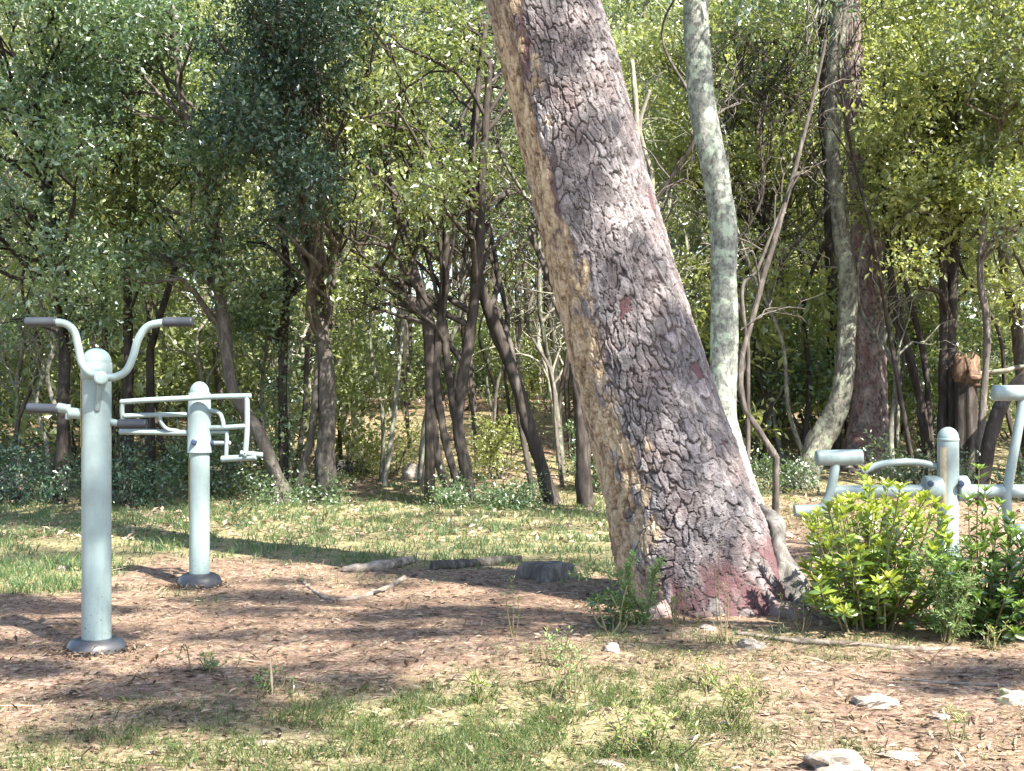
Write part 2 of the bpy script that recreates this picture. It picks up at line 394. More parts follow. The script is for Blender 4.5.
PINE_A = pine_bark('leaning pine bark', (0.162, 0.146, 0.145), (0.115, 0.062, 0.066))
PINE_B = pine_bark('red pine bark', (0.175, 0.148, 0.138), (0.17, 0.10, 0.092))

# ------------------------------------------------------------------ terrain
def terrain(x, y):
    x = np.asarray(x, float); y = np.asarray(y, float)
    z = 0.85 * sstep(15.3, 25, y + 1.4 * (vnoise(x * 0.35, y * 0.1, 3) - 0.5)) + 0.022 * np.maximum(y - 24, 0)
    z = z + (fbm(x * 0.5, y * 0.5, 11, 3) - 0.5) * 0.07 * sstep(2, 6, y) + (fbm(x * 2.2, y * 2.2, 21, 3) - 0.5) * 0.035
    z = z + (fbm(x * 0.25, y * 0.25, 5, 3) - 0.5) * 0.8 * sstep(17, 24, y)
    return z

def on(px, py):                                 # ground point seen at a pixel of the level clearing
    Y = ground_y(py); p = at(px, py, Y); p[2] = float(terrain(p[0], p[1])); return p

def grass_amount(x, y):
    """0..1 how grassy the ground is"""
    py = HY + F * HC / np.maximum(y, 0.5); px = 512 + F * x / np.maximum(y, 0.5)
    w = fbm(x * 0.9, y * 0.9, 31, 4)
    w2 = fbm(x * 2.6, y * 2.6, 41, 3)
    edge = 556 + 40 * sstep(190, 20, px) + 10 * sstep(380, 600, px) + (w - 0.5) * 34
    band = sstep(edge + 10, edge - 8, py) * sstep(17.2, 14.5, y) * sstep(690, 600, px)
    bandr = sstep(16.5, 14, y) * sstep(11, 13, y) * 0.35 * sstep(600, 700, px)
    fore = sstep(668, 725, py + (w - 0.5) * 70 + 0.05 * (px - 300)) * sstep(820, 650, px + (w2 - 0.5) * 160) * (0.6 + 0.4 * sstep(200, 420, px))
    band = np.maximum(band, 0.75 * sstep(14.8, 16.5, y) * sstep(30, 24, y) * sstep(0.35, 0.55, w + 0.1))
    mid = 0.30 * sstep(0.56, 0.66, w) * sstep(9.5, 7.5, y)
    return np.clip(np.maximum(np.maximum(band, bandr), np.maximum(fore * sstep(0.22, 0.5, w2 + 0.12), mid)), 0, 1)

def axis(spec):
    out = []
    for a, b, s in spec: out.append(np.arange(a, b, s))
    return np.unique(np.round(np.concatenate(out + [[spec[-1][1]]]), 4))
gx = axis([(-420, -60, 30), (-60, -14, 2.0), (-14, -5, 0.25), (-5, 5, 0.05), (5, 14, 0.25), (14, 60, 2.0), (60, 421, 30)])
gy = axis([(-80, -4, 6), (-4, 3, 0.5), (3, 10, 0.05), (10, 18, 0.1), (18, 40, 0.5), (40, 90, 3), (90, 600, 30)])
X, Yg = np.meshgrid(gx, gy)
Z = terrain(X, Yg)
fine = (X > -5) & (X < 5) & (Yg > 3) & (Yg < 12)
Z = Z + np.where(fine, (fbm(X * 9, Yg * 9, 51, 3) - 0.5) * 0.018, 0)
m = MB(); nx, ny = len(gx), len(gy)
i = np.arange(ny - 1)[:, None] * nx; j = np.arange(nx - 1)[None]
m.add(np.stack([X.ravel(), Yg.ravel(), Z.ravel()], -1), np.stack([i + j, i + j + 1, i + nx + j + 1, i + nx + j], -1).reshape(-1, 4))
GM, nt, out = new_mat('pine litter soil')
tc = nd(nt, 'TexCoord'); co = tc.outputs['Object']
n1 = noise(nt, 1.6, 5, 0.6, co); n2 = noise(nt, 26, 6, 0.7, co, 0.4); n3 = noise(nt, 95, 4, 0.7, co)
vo = nd(nt, 'TexVoronoi', Scale=38.0); nt.links.new(co, vo.inputs['Vector'])
s = math_(nt, 'ADD', math_(nt, 'MULTIPLY', n2, 0.6), math_(nt, 'MULTIPLY', n3, 0.4))
c = ramp(nt, [(0.34, (0.036, 0.023, 0.016)), (0.46, (0.155, 0.104, 0.070)), (0.54, (0.31, 0.225, 0.162)), (0.66, (0.56, 0.46, 0.36))], s).outputs[0]
c = mixc(nt, c, vo.outputs['Color'], 0.10, 'OVERLAY')
n4 = noise(nt, 5.5, 5, 0.65, co, 0.5)
c = mixc(nt, c, (0.060, 0.040, 0.030), math_(nt, 'MULTIPLY', ramp(nt, [(0.50, (0, 0, 0)), (0.66, (1, 1, 1))], n4).outputs[0], 0.7))
c = mixc(nt, c, (0.26, 0.165, 0.11), math_(nt, 'MULTIPLY', ramp(nt, [(0.42, (0, 0, 0)), (0.62, (1, 1, 1))], n1).outputs[0], 0.4))
gr = nd(nt, 'Attribute', attribute_name='grassy').outputs['Fac']
gcol = ramp(nt, [(0.3, (0.060, 0.068, 0.026)), (0.48, (0.22, 0.215, 0.095)), (0.66, (0.46, 0.43, 0.24))], s).outputs[0]
c = mixc(nt, c, gcol, math_(nt, 'MULTIPLY', gr, 0.72))
b = nd(nt, 'BsdfPrincipled', Roughness=0.95); b.inputs['Specular IOR Level'].default_value = 0.15
nt.links.new(c, b.inputs['Base Color'])
bp = nd(nt, 'Bump', Strength=0.9, Distance=0.03); nt.links.new(s, bp.inputs['Height']); nt.links.new(bp.outputs[0], b.inputs['Normal'])
nt.links.new(b.outputs[0], out.inputs[0])
g = m.build('ground', GM, point_attr={'grassy': grass_amount(X, Yg).ravel()})
tag(g, kind='structure')

# ------------------------------------------------------------------ trunks, crowns, trees
def px_path(pts, Y, n=None, dy=0.0):
    """pts rows (px, py, width in px) from the base up at depth Y (leaning dy metres away per metre of height)"""
    rows = []
    for (px, py, w) in pts:
        p = at(px, py, Y); rows.append([p[0], Y, p[2], w / F * Y / 2])
    rows = np.array(rows); rows[:, 1] += dy * rows[:, 2]
    return catmull(rows, n or 14 * len(rows))

def sink(C, depth=0.25):
    """carry the lowest point of a trunk down into the ground"""
    b = C[0].copy(); zg = float(terrain(b[0], b[1])); q = b.copy(); q[2] = zg - depth; q[3] = b[3] * 1.35
    if q[2] < b[2] - 0.02: 
        mid = (b + q) / 2; mid[3] = b[3] * 1.1
        C = np.vstack([q, mid, C])
    return C

def limb(mb, a, b, r0, r1, sag=0.15, seed=0, n=9):
    a = np.asarray(a, float); b = np.asarray(b, float); d = b - a; L = np.linalg.norm(d)
    k = 5
    P = [a + d * t for t in np.linspace(0, 1, k)]
    P = np.array(P); P[1:-1] += rng.normal(size=(k - 2, 3)) * L * 0.06; P[1:-1, 2] += L * sag * np.sin(np.linspace(0, np.pi, k))[1:-1]
    C = catmull(P, n); tube(mb, C, np.linspace(r0, r1, n), 6, False, 0.15, seed)
    return C

def crown_on(mb_wood, trunk, centres, radii, twig=0.012, start=0.35, rmax=0.045, twigs=3):
    """limbs from the trunk line out to each clump, with finer twigs inside it"""
    for c, r in zip(centres, radii):
        h = trunk[:, 2]
        lo = h[0] + (h[-1] - h[0]) * start
        want = np.clip(c[2] - 0.6 * np.hypot(c[0] - trunk[-1, 0], c[1] - trunk[-1, 1]), lo, h[-1] * 0.98)
        i = int(np.argmin(abs(h - want)))
        r0 = min(rmax, trunk[i, 3] * 0.6)
        C = limb(mb_wood, trunk[i, :3], c, r0, twig * 0.8, 0.10, int(rng.integers(1e6)))
        for _ in range(twigs):
            s = C[int(rng.integers(3, len(C)))]
            e = c + unit(1)[0] * r * (0.6 + 0.5 * rng.random())
            limb(mb_wood, s, e, twig, 0.003, 0.05, 0, 6)

def box_clumps(x0, x1, y0, y1, Y, dY, n, rpx, gap=0.0):
    """clump centres filling a region of the wood at depth Y; radius in px at that depth"""
    px = rng.uniform(x0, x1, n); py = rng.uniform(y0, y1, n); d = Y + rng.uniform(-dY, dY, n)
    C = np.array([at(a, b, c) for a, b, c in zip(px, py, d)])
    r = rpx / F * Y * rng.uniform(0.6, 1.35, n)
    return C, np.stack([r, r, r * rng.uniform(0.5, 0.8, n)], -1)

def tree(name, label, cat, stems, Y, bark, clumps=None, leaf='olive', count=0, L=0.055, group=None, dy=0.0, start=0.35, limbs=True, k=7, spray=0.28, extra=None, twigs=3, wid=0.5, seg=12, rough=0.22, tb=None):
    Cs = [sink(px_path(s, Y, dy=dy)) for s in stems]
    base = Cs[0][0, :3].copy(); base[2] = float(terrain(base[0], base[1]))
    t = thing(name, label, cat, base, group)
    w = MB()
    for q, C in enumerate(Cs): tube(w, C[:, :3], C[:, 3], seg, True, rough, int(rng.integers(1e5)))
    if clumps is not None:
        cc, rr = clumps
        if limbs:
            pick = rng.integers(len(Cs), size=len(cc))
            for q, C in enumerate(Cs):
                mk = pick == q
                crown_on(w, C, cc[mk], rr[mk], start=start, twigs=twigs)
    if extra: extra(w)
    w.build('trunk', bark, t)
    if clumps is not None:
        f = MB(); sprays(f, cc, rr, count, L, k, spray, wid=wid, tonebase=tb); f.build('crown', LEAF[leaf], t, smooth=False)
    return t

def cat2(*cl): return np.concatenate([c[0] for c in cl]), np.concatenate([c[1] for c in cl])

# --- the big leaning pine
def plated_trunk(C, rows, cols, cw, ch, depth, flank=None, seed=0, flare=0.0, strip=0.06, strip_fn=None, warm=0.0, nroots=6):
    """C rows (x,y,z,r) fine centre line. returns verts, faces and per-vertex attributes of a trunk with real bark plates"""
    P = catmull(C, rows) if len(C) != rows else C
    cen, R = P[:, :3], P[:, 3]
    ln = np.concatenate([[0], np.cumsum(np.linalg.norm(np.diff(cen, axis=0), axis=1))])
    T, A, B = frames(cen)
    th = np.linspace(0, 2 * np.pi, cols, endpoint=False)
    TH, V = np.meshgrid(th, ln)
    nu = max(6, int(round(2 * np.pi * R.mean() / cw)))
    u0 = TH / (2 * np.pi) * nu; v0 = V / ch
    wu = fbm(np.cos(TH) * 3 + 5, V * 2.2 + np.sin(TH) * 3, seed + 1, 3) - 0.5
    wv = fbm(np.cos(TH) * 3 + 15, V * 2.2 + np.sin(TH) * 3, seed + 2, 3) - 0.5
    cth, sth = np.cos(TH) * R.mean(), np.sin(TH) * R.mean()
    jag = fbm(cth * 24 + 40, V * 16 + sth * 24, seed + 21, 4) - 0.5
    jag2 = fbm(cth * 22 + 60, V * 15 + sth * 22, seed + 22, 4) - 0.5
    u = u0 + wu * 2.6 + jag * 1.3; v = v0 + wv * 2.2 + jag2 * 0.9
    def cells(u, v, nu, sd):
        iu = np.floor(u).astype(int); iv = np.floor(v).astype(int)
        f1 = np.full(u.shape, 9.0); f2 = np.full(u.shape, 9.0); r1 = np.zeros(u.shape); r2 = np.zeros(u.shape)
        for du in (-1, 0, 1):
            for dv in (-1, 0, 1):
                cu, cv = iu + du, iv + dv; m_ = np.mod(cu, nu)
                d = np.hypot(u - cu - 0.15 - 0.7 * _hash(m_, cv, 0, sd + 3), 0.85 * (v - cv - 0.1 - 0.8 * _hash(m_, cv, 1, sd + 4)))
                nearer = d < f1
                f2 = np.where(nearer, f1, np.minimum(f2, d))
                r1 = np.where(nearer, _hash(m_, cv, 2, sd + 5), r1); r2 = np.where(nearer, _hash(m_, cv, 3, sd + 6), r2); f1 = np.where(nearer, d, f1)
        return f2 - f1, r1, r2
    e1, idr, idr2 = cells(u, v, nu, seed)                                     # deep furrows between long plates
    k2 = 2.3
    e2, jdr, _ = cells(u * k2 * (int(nu * k2) / (nu * k2)) + 0.8 * jag2, v * 2.6 + 0.8 * jag, int(nu * k2), seed + 40)   # small flakes on the plates
    cn = fbm(cth * 8 + 70, V * 4 + sth * 8, seed + 23, 3)
    plate = sstep(0.0, 0.05 + 0.13 * sstep(0.35, 0.66, cn), e1)
    flk2 = 0.25 + 0.75 * sstep(0.0, 0.06 + 0.10 * cn, e2)
    nz = fbm(cth * 26 + 3, V * 20 + sth * 26, seed + 8, 5)
    st = (idr2 < strip).astype(float)
    if strip_fn is not None: st = np.maximum(st, strip_fn(TH, V) * (idr > 0.2))
    st = st * (plate > 0.3)
    disp = depth * (plate * (0.45 + 0.50 * idr + 0.34 * flk2 * (0.3 + 0.7 * jdr)) + 0.8 * (nz - 0.5)) * (1 - 0.5 * st)
    idr = np.clip(idr * 0.45 + jdr * 0.40 + 0.6 * (nz - 0.35), 0, 1)
    plate = plate * (0.60 + 0.40 * flk2)
    fk = np.zeros(u.shape)
    if flank is not None:
        fk = flank(TH, V)
        flk = fbm(cth * 30 + 9, V * 6 + sth * 30, seed + 12, 5)
        disp = disp * (1 - fk) + fk * (depth * (-0.3 + 0.9 * sstep(0.40, 0.50, flk) + 0.5 * plate * sstep(0.45, 0.6, cn) + 1.0 * (nz - 0.5)))
    rr = R[:, None] + disp + 0.03 * R[:, None] * (fbm(np.cos(TH) * 1.2 + 3, V * 0.9 + np.sin(TH) * 1.2, seed + 9, 2) - 0.5) * 2
    if flare:
        lob = 1 + 0.65 * np.cos(TH * nroots + 1.0 + 2 * wu)
        rr = rr * (1 + flare * np.exp(-V / 0.26) * lob * 0.6 + flare * 0.35 * np.exp(-V / 0.5))
    X3 = cen[:, None] + A[:, None] * (np.cos(TH) * rr)[..., None] + B[:, None] * (np.sin(TH) * rr)[..., None]
    n = len(cen); ii = np.arange(n - 1)[:, None] * cols; jj = np.arange(cols)[None]; j2 = (jj + 1) % cols
    faces = np.stack([ii + jj, ii + j2, ii + cols + j2, ii + cols + jj], -1).reshape(-1, 4)
    wm = np.clip(warm * sstep(0.45, 0.7, fbm(np.cos(TH) * 2 + 33, V * 1.1 + np.sin(TH) * 2, seed + 14, 3)) + 0 * V, 0, 1)
    attrs = {'plate': idr.ravel(), 'crack': ((1 - plate) * (1 - 0.45 * fk)).ravel(), 'strip': st.ravel(), 'flank': fk.ravel(), 'warm': wm.ravel()}
    return X3.reshape(-1, 3), faces, attrs

YP = 7.75
prof = [(716, 632, 172), (711, 606, 158), (691, 547, 152), (677, 494, 144), (651, 410, 134), (617, 290, 124), (585, 168, 117), (563, 78, 114), (542, 0, 109)]
C = px_path([(a, b_, w * 0.955) for a, b_, w in prof], YP, 1000)
top = C[-1].copy()
up = [top]
for q in range(1, 7):
    up.append(top + np.array([-0.28 * q + 0.012 * q * q, 0.02 * q, 1.05 * q, -0.032 * q]))
Cup = catmull(np.array(up), 90)[1:]
PC = np.vstack([C, Cup])
def flank_mask(TH, V):                          # theta with A = cross(T, y): A points to -x, B towards +-y
    d = np.abs(np.angle(np.exp(1j * (TH - FL_ANG))))
    w = 0.42 + 0.5 * (fbm(V * 1.7 + 3, TH * 0.0 + 2, 77, 3) - 0.5) + 1.1 * (fbm(V * 8, TH * 5, 78, 4) - 0.5)
    return sstep(w + 0.20, w - 0.10, d) * sstep(0.25, 0.5, V) * sstep(4.6, 3.6, V)
T_, A_, B_ = frames(PC[:, :3])
_r = np.array([-0.58, -0.81, 0.0]); RED_ANG = math.atan2(float(_r @ B_[700]), float(_r @ A_[700]))
_l = np.array([-0.93, -0.36, 0.0]); FL_ANG = math.atan2(float(_l @ B_[350]), float(_l @ A_[350]))
def strips(TH, V):
    n_ = fbm(np.cos(TH) * 2.3 + 1, V * 1.3 + np.sin(TH) * 2.3, 91, 4)
    return sstep(0.44, 0.52, n_) * 0.9 * sstep(1.9, 2.5, V) * sstep(0.80, 0.95, np.cos(TH - RED_ANG)) + sstep(0.62, 0.40, V) * sstep(0.42, 0.55, n_)
V_, F_, at_ = plated_trunk(PC, len(PC), 600, 0.046, 0.112, 0.018, flank_mask, 5, 0.22, 0.012, strips, 0.10)
base = PC[0, :3].copy(); base[2] = 0.0
pine = thing('pine_tree', 'thick leaning pine trunk with plated grey bark in front of the wood', 'pine tree', base)
m = MB(); m.add(V_, F_); pt = m.build('trunk', PINE_A, pine, point_attr=at_)
ROOTM = bark_mat('root bark', [(0.3, (0.08, 0.055, 0.05)), (0.5, (0.17, 0.125, 0.12)), (0.75, (0.28, 0.22, 0.21))], 14, 0.5, 0.7)
# surface roots running out from its foot
def root(mb, pts, r0, r1, seed):
    P = np.array([[p[0], p[1], float(terrain(p[0], p[1])) + p[2]] for p in pts]); C_ = catmull(P, 26)
    tube(mb, C_, np.linspace(r0, r1, 26), 12, True, 0.25, seed)
m = MB()
root(m, [(1.45, 7.5, 0.05), (1.62, 7.25, 0.0), (1.8, 7.1, -0.06)], 0.10, 0.04, 1)
m.build('root', ROOTM, pine); m = MB()
root(m, [(1.0, 7.5, 0.05), (0.86, 7.3, 0.0), (0.72, 7.15, -0.06)], 0.09, 0.04, 2)
m.build('root', ROOTM, pine)

# --- sun-shade: unseen pines added over the clearing. Each clump shades the spot it is aimed at.
def over(p, h):                                  # point at height h on the sun's side of p
    p = np.asarray(p, float); t = (h - p[2]) / SUN[2]; return p + SUN * t
def needles(mb, centres, radii, count, L=0.13, spray=0.22):
    sprays(mb, centres, radii, count, L, 10, spray, 1.0, wid=0.11, droop=-0.1, spread=0.1)

own = []                                          # its own crown, high above the picture
for q in range(46):
    a = rng.uniform(0, 2 * np.pi); rr_ = 2.7 * math.sqrt(rng.random())
    own.append([PC[-1, 0] + 0.2 + rr_ * math.cos(a), PC[-1, 1] + rr_ * math.sin(a), 9.2 + rng.uniform(-0.9, 1.3)])
own = np.array(own); orad = np.stack([rng.uniform(0.35, 0.7, 46)] * 2 + [rng.uniform(0.22, 0.35, 46)], -1)
m = MB()
crown_on(m, PC, own, orad, 0.014, 0.75, 0.08, 2)
m.build('limbs', BARK['brown'], pine)
m = MB(); needles(m, own, orad, 26000); m.build('crown', LEAF['needle'], pine, smooth=False)

def shade_pine(label, foot, targets, hmid, count, height):
    """an unseen pine whose crown is made of shade clumps, each placed up the sun line from a target"""
    z0 = float(terrain(foot[0], foot[1]))
    cc = []; rr = []
    for (p, r) in targets:
        h = hmid + rng.uniform(-0.9, 1.2)
        cc.append(over(p, h)); rr.append([r * 1.6, r * 0.65, r * 0.4])
    cc = np.array(cc); rr = np.array(rr)
    cx, cy = cc[:, 0].mean(), cc[:, 1].mean()
    line = catmull(np.array([[foot[0], foot[1], z0 - 0.2, 0.30], [foot[0] + 0.15 * (cx - foot[0]), foot[1] + 0.15 * (cy - foot[1]), height * 0.4, 0.17],
                             [foot[0] + 0.45 * (cx - foot[0]), foot[1] + 0.45 * (cy - foot[1]), height * 0.75, 0.065], [foot[0] + 0.8 * (cx - foot[0]), foot[1] + 0.8 * (cy - foot[1]), height, 0.03]]), 60)
    t = thing('pine_tree', label, 'pine tree', (foot[0], foot[1], z0))
    w = MB(); tube(w, line[:, :3], line[:, 3], 16, True, 0.2, 3)
    crown_on(w, line, cc, rr, 0.005, 0.85, 0.013, 1)
    w.build('trunk', BARK['brown'], t)
    f = MB(); needles(f, cc, rr, count, 0.085, 0.08); f.build('crown', LEAF['needle'], t, smooth=False)
    return t

tg = []
def aim(px0, px1, py0, py1, n, r0, r1):
    for _ in range(n):
        p = on(rng.uniform(px0, px1), rng.uniform(py0, py1)); tg.append((p, rng.uniform(r0, r1)))
aim(-60, 640, 578, 612, 24, 0.09, 0.22)          # streaks over the litter
aim(-60, 540, 612, 650, 19, 0.09, 0.20)
aim(-40, 390, 655, 694, 18, 0.09, 0.19)
aim(20, 260, 690, 740, 5, 0.14, 0.26)
aim(880, 1010, 655, 690, 4, 0.10, 0.2)
aim(600, 700, 625, 660, 3, 0.14, 0.25)
shade_pine('tall unseen pine beside the clearing at the right, crown shaped to shade the litter', (7.4, 3.6), tg, 8.6, 60000, 8.8)
tg = []
for (px, py, r) in [(530, 70, .13), (585, 150, .13), (560, 215, .13), (640, 275, .13), (590, 320, .12), (665, 380, .13), (620, 430, .13), (700, 455, .12), (650, 520, .13), (740, 500, .10), (680, 590, .12), (545, 10, .10)]:
    tg.append((at(px, py, YP - 0.3), r * 1.15))
for _ in range(17):
    py = rng.uniform(-10, 600); tg.append((at(552 + 0.262 * py + rng.uniform(-58, 62), py, YP - 0.35), rng.uniform(0.07, 0.12)))
for _ in range(9): tg.append((at(rng.uniform(690, 745), rng.uniform(0, 480), 12.3), rng.uniform(0.15, 0.35)))
for _ in range(3): tg.append((at(rng.uniform(825, 890), rng.uniform(0, 470), 16.8), rng.uniform(0.2, 0.4)))
for _ in range(12): tg.append((at(rng.uniform(880, 1060), rng.uniform(400, 500), 15.5), rng.uniform(0.3, 0.6)))
tg += [(at(940, 470, 9.4), 0.16), (at(850, 490, 9.4), 0.18), (at(900, 480, 9.4), 0.2), (at(1015, 440, 9.4), 0.14)]
shade_pine('second unseen pine at the right, crown shaped to dapple the leaning trunk', (8.2, 4.6), tg, 9.2, 62000, 9.6)
tg = []
aim(-80, 600, 500, 566, 34, 0.3, 0.55)           # the grass at the wood's edge lies mostly in shade
for _ in range(11): tg.append((at(rng.uniform(-80, 330), rng.uniform(-60, 330), 14.0), rng.uniform(0.4, 0.75)))
tg += [(at(70, 420, 6.25), 0.1), (at(197, 430, 8.45), 0.16), (at(190, 500, 8.45), 0.08), (at(96, 522, 6.2), 0.12), (at(203, 480, 8.4), 0.10)]
shade_pine('broad unseen pine at the left, crown shaped to shade grass and exercise posts', (-5.6, 7.0), tg, 10.0, 64000, 10.2)

# --- trees one can tell apart at the edge of the wood
tree('oak_tree', 'slender grey lichen-spotted oak right behind the leaning pine', 'oak tree',
     [[(756, 528, 34), (745, 490, 27), (727, 430, 26), (723, 390, 26), (724, 300, 27), (721, 210, 26), (702, 105, 26), (696, 0, 25), (690, -90, 20), (680, -200, 14)]], 12.4, BARK['grey'],
     cat2(box_clumps(590, 800, -260, -60, 12.2, 1.6, 26, 34), box_clumps(640, 760, -60, 15, 12.6, 1.2, 5, 26)), 'green', 5000, 0.075, start=0.75, seg=20, rough=0.12)
def c_knob(w):
    limb(w, at(838, 20, 17), at(790, -6, 17), 0.045, 0.02, 0.2)
    limb(w, at(790, -6, 17), at(700, 8, 16.8), 0.025, 0.008, 0.1)
tree('oak_tree', 'curved pale oak trunk bowing in front of the red pine', 'oak tree',
     [[(804, 486, 30), (809, 468, 24), (818, 446, 23), (832, 420, 19), (842, 392, 17), (846, 350, 17), (848, 290, 17), (842, 235, 16), (835, 170, 15), (833, 100, 14), (838, 30, 13), (846, -60, 10), (850, -150, 6)]], 17.0, BARK['oak'],
     cat2(box_clumps(735, 960, -180, -10, 16.8, 1.5, 26, 32), box_clumps(735, 830, -10, 25, 16.6, 0.8, 5, 18), box_clumps(800, 900, 0, 60, 16.2, 0.4, 7, 13)), 'green', 6000, 0.075, start=0.93, seg=16, rough=0.4, extra=c_knob)
YD = 18.2
PD = px_path([(866, 478, 54), (866, 455, 45), (869, 415, 34), (868, 350, 31), (867, 290, 28), (864, 200, 24), (856, 120, 22), (850, 40, 20), (846, -80, 18), (842, -250, 10)], YD, 260)
V_, F_, at_ = plated_trunk(PD, len(PD), 90, 0.06, 0.16, 0.024, None, 19, 0.15, 0.12, None, 0.4, 5)
b_ = PD[0, :3].copy(); b_[2] = float(terrain(b_[0], b_[1]))
pd = thing('pine_tree', 'straight reddish pine trunk standing behind the curved pale oak', 'pine tree', b_)
m = MB(); m.add(V_, F_); m.build('trunk', PINE_B, pd, point_attr=at_)
cc, rr = box_clumps(760, 960, -400, -170, YD, 1.8, 16, 36)
m = MB(); crown_on(m, PD, cc, rr, 0.012, 0.8, 0.05, 2); m.build('limbs', BARK['brown'], pd)
m = MB(); needles(m, cc, rr, 5000); m.build('crown', LEAF['needle'], pd, smooth=False)
tree('oak_tree', 'dark thin trunk half hidden left of the curved pale oak', 'oak tree',
     [[(834, 470, 14), (834, 400, 12), (832, 290, 12), (828, 170, 11), (824, 60, 10), (820, -60, 8)]], 19.5, BARK['dark'],
     box_clumps(760, 900, -160, 10, 19.5, 1.2, 12, 28), 'green', 5000, 0.06)
def q_twigs(w):
    for px, py in ((744, 405), (741, 330), (752, 320), (760, 285), (770, 255), (782, 215), (792, 180), (804, 135), (775, 225), (757, 270), (814, 95), (786, 205)):
        a = at(px, py, 14.0); e = a + norm(unit(1)[0] * [1, 0.7, 0.5] + [0, 0, 0.5]) * rng.uniform(0.3, 0.9)
        C_ = limb(w, a, e, 0.012, 0.004, 0.1)
        for _ in range(3): limb(w, C_[int(rng.integers(3, 8))], e + unit(1)[0] * 0.3, 0.005, 0.002, 0.05, 0, 5)
tree('bare_sapling', 'crooked bare sapling arching between the grey oak and curved oak', 'sapling',
     [[(776, 458, 6.5), (760, 432, 6.5), (744, 405, 5.8), (741, 365, 5.8), (752, 320, 5.8), (766, 268, 5.8), (782, 215, 5.0), (800, 150, 4.3), (814, 95, 3.6), (826, 40, 2.9)],
      [(748, 350, 4.3), (742, 290, 4.3), (757, 270, 3.6), (775, 225, 2.9), (790, 190, 2.2)]], 14.0, BARK['brown'], extra=q_twigs)
tree('bare_sapling', 'pair of pale bare stems just right of the leaning pine', 'sapling',
     [[(648, 330, 7), (645, 270, 7), (640, 190, 6), (636, 110, 6), (632, 60, 4)], [(646, 240, 5), (652, 180, 5), (640, 130, 4), (650, 90, 3)]], 17.0, BARK['pale'])

tree('oak_tree', 'clump of four dark slanting oak stems left of the leaning pine', 'oak tree',
     [[(470, 506, 16), (466, 472, 13), (458, 429, 11), (462, 385, 11), (472, 320, 11), (479, 245, 10), (483, 160, 8), (490, 60, 6)],
      [(456, 508, 14), (448, 490, 9), (438, 458, 8), (431, 403, 9), (429, 360, 9), (424, 305, 10), (405, 240, 8), (385, 160, 6), (375, 90, 4)],
      [(464, 503, 10), (454, 472, 8), (443, 429, 8), (436, 371, 9), (442, 309, 9), (446, 240, 7), (440, 150, 5)],
      [(473, 503, 10), (464, 472, 9), (454, 410, 8), (447, 360, 8), (443, 320, 7)],
      [(430, 320, 9), (412, 300, 8), (392, 285, 7), (372, 262, 5), (350, 250, 3)]], 14.9, BARK['dark'],
     cat2(box_clumps(330, 470, -20, 190, 14.6, 1.3, 27, 27), box_clumps(320, 455, 190, 310, 14.6, 1.0, 12, 20)), 'olive', 14000, 0.072)
tree('oak_tree', 'dark oak trunk leaning left with its foot beside the leaning pine', 'oak tree',
     [[(556, 512, 19), (548, 490, 15), (540, 462, 13), (527, 418, 14), (512, 371, 13), (494, 323, 13), (480, 280, 11), (470, 200, 9), (476, 110, 7), (486, 20, 5)]], 15.2, BARK['dark'],
     cat2(box_clumps(420, 560, -25, 150, 17.0, 1.0, 18, 26), box_clumps(440, 540, 150, 250, 17.0, 0.8, 6, 18)), 'green', 4800, 0.075)
tree('oak_tree', 'stout dark trunk under the darkest hanging crown', 'oak tree',
     [[(327, 482, 24), (326, 450, 18), (327, 407, 17), (324, 350, 15), (312, 270, 13), (300, 180, 11), (292, 80, 8), (290, 0, 6)],
      [(300, 486, 9), (306, 458, 7), (313, 425, 7), (317, 380, 7), (326, 320, 6), (340, 250, 4)]], 15.2, BARK['brown'],
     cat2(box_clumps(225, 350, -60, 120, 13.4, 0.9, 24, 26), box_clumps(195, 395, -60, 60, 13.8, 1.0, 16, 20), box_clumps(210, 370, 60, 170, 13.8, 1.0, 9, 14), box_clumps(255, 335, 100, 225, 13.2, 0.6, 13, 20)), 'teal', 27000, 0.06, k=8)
tree('oak_tree', 'ivy-green straight stem between the leaning trunk and stout trunk', 'oak tree',
     [[(284, 474, 11), (283, 430, 9), (283, 350, 9), (287, 280, 8), (280, 200, 6)]], 15.8, BARK['dark'],
     cat2(box_clumps(240, 330, 180, 330, 15.8, 0.8, 12, 20), box_clumps(279, 288, 330, 465, 15.8, 0.06, 12, 7)), 'green', 8000, 0.07)
tree('oak_tree', 'brown oak trunk leaning left behind the frame of the farther post', 'oak tree',
     [[(282, 488, 17), (276, 474, 13), (258, 432, 13), (240, 404, 13), (230, 380, 13), (222, 310, 13), (214, 250, 12), (200, 170, 10), (180, 90, 7), (175, 10, 5)]], 15.0, BARK['brown'],
     cat2(box_clumps(90, 260, -25, 160, 15, 1.3, 26, 28), box_clumps(120, 230, 160, 290, 14.8, 0.9, 10, 20)), 'green', 20000, 0.072)
tree('oak_tree', 'dark straight trunk behind the handlebar of the nearer post', 'oak tree',
     [[(60, 492, 15), (62, 440, 12), (64, 370, 11), (62, 300, 10), (52, 220, 8), (40, 120, 6)]], 14.8, BARK['dark'],
     cat2(box_clumps(-70, 130, -25, 150, 14.6, 1.4, 26, 29), box_clumps(-60, 110, 150, 330, 14.2, 0.9, 18, 24)), 'green', 24000, 0.072)
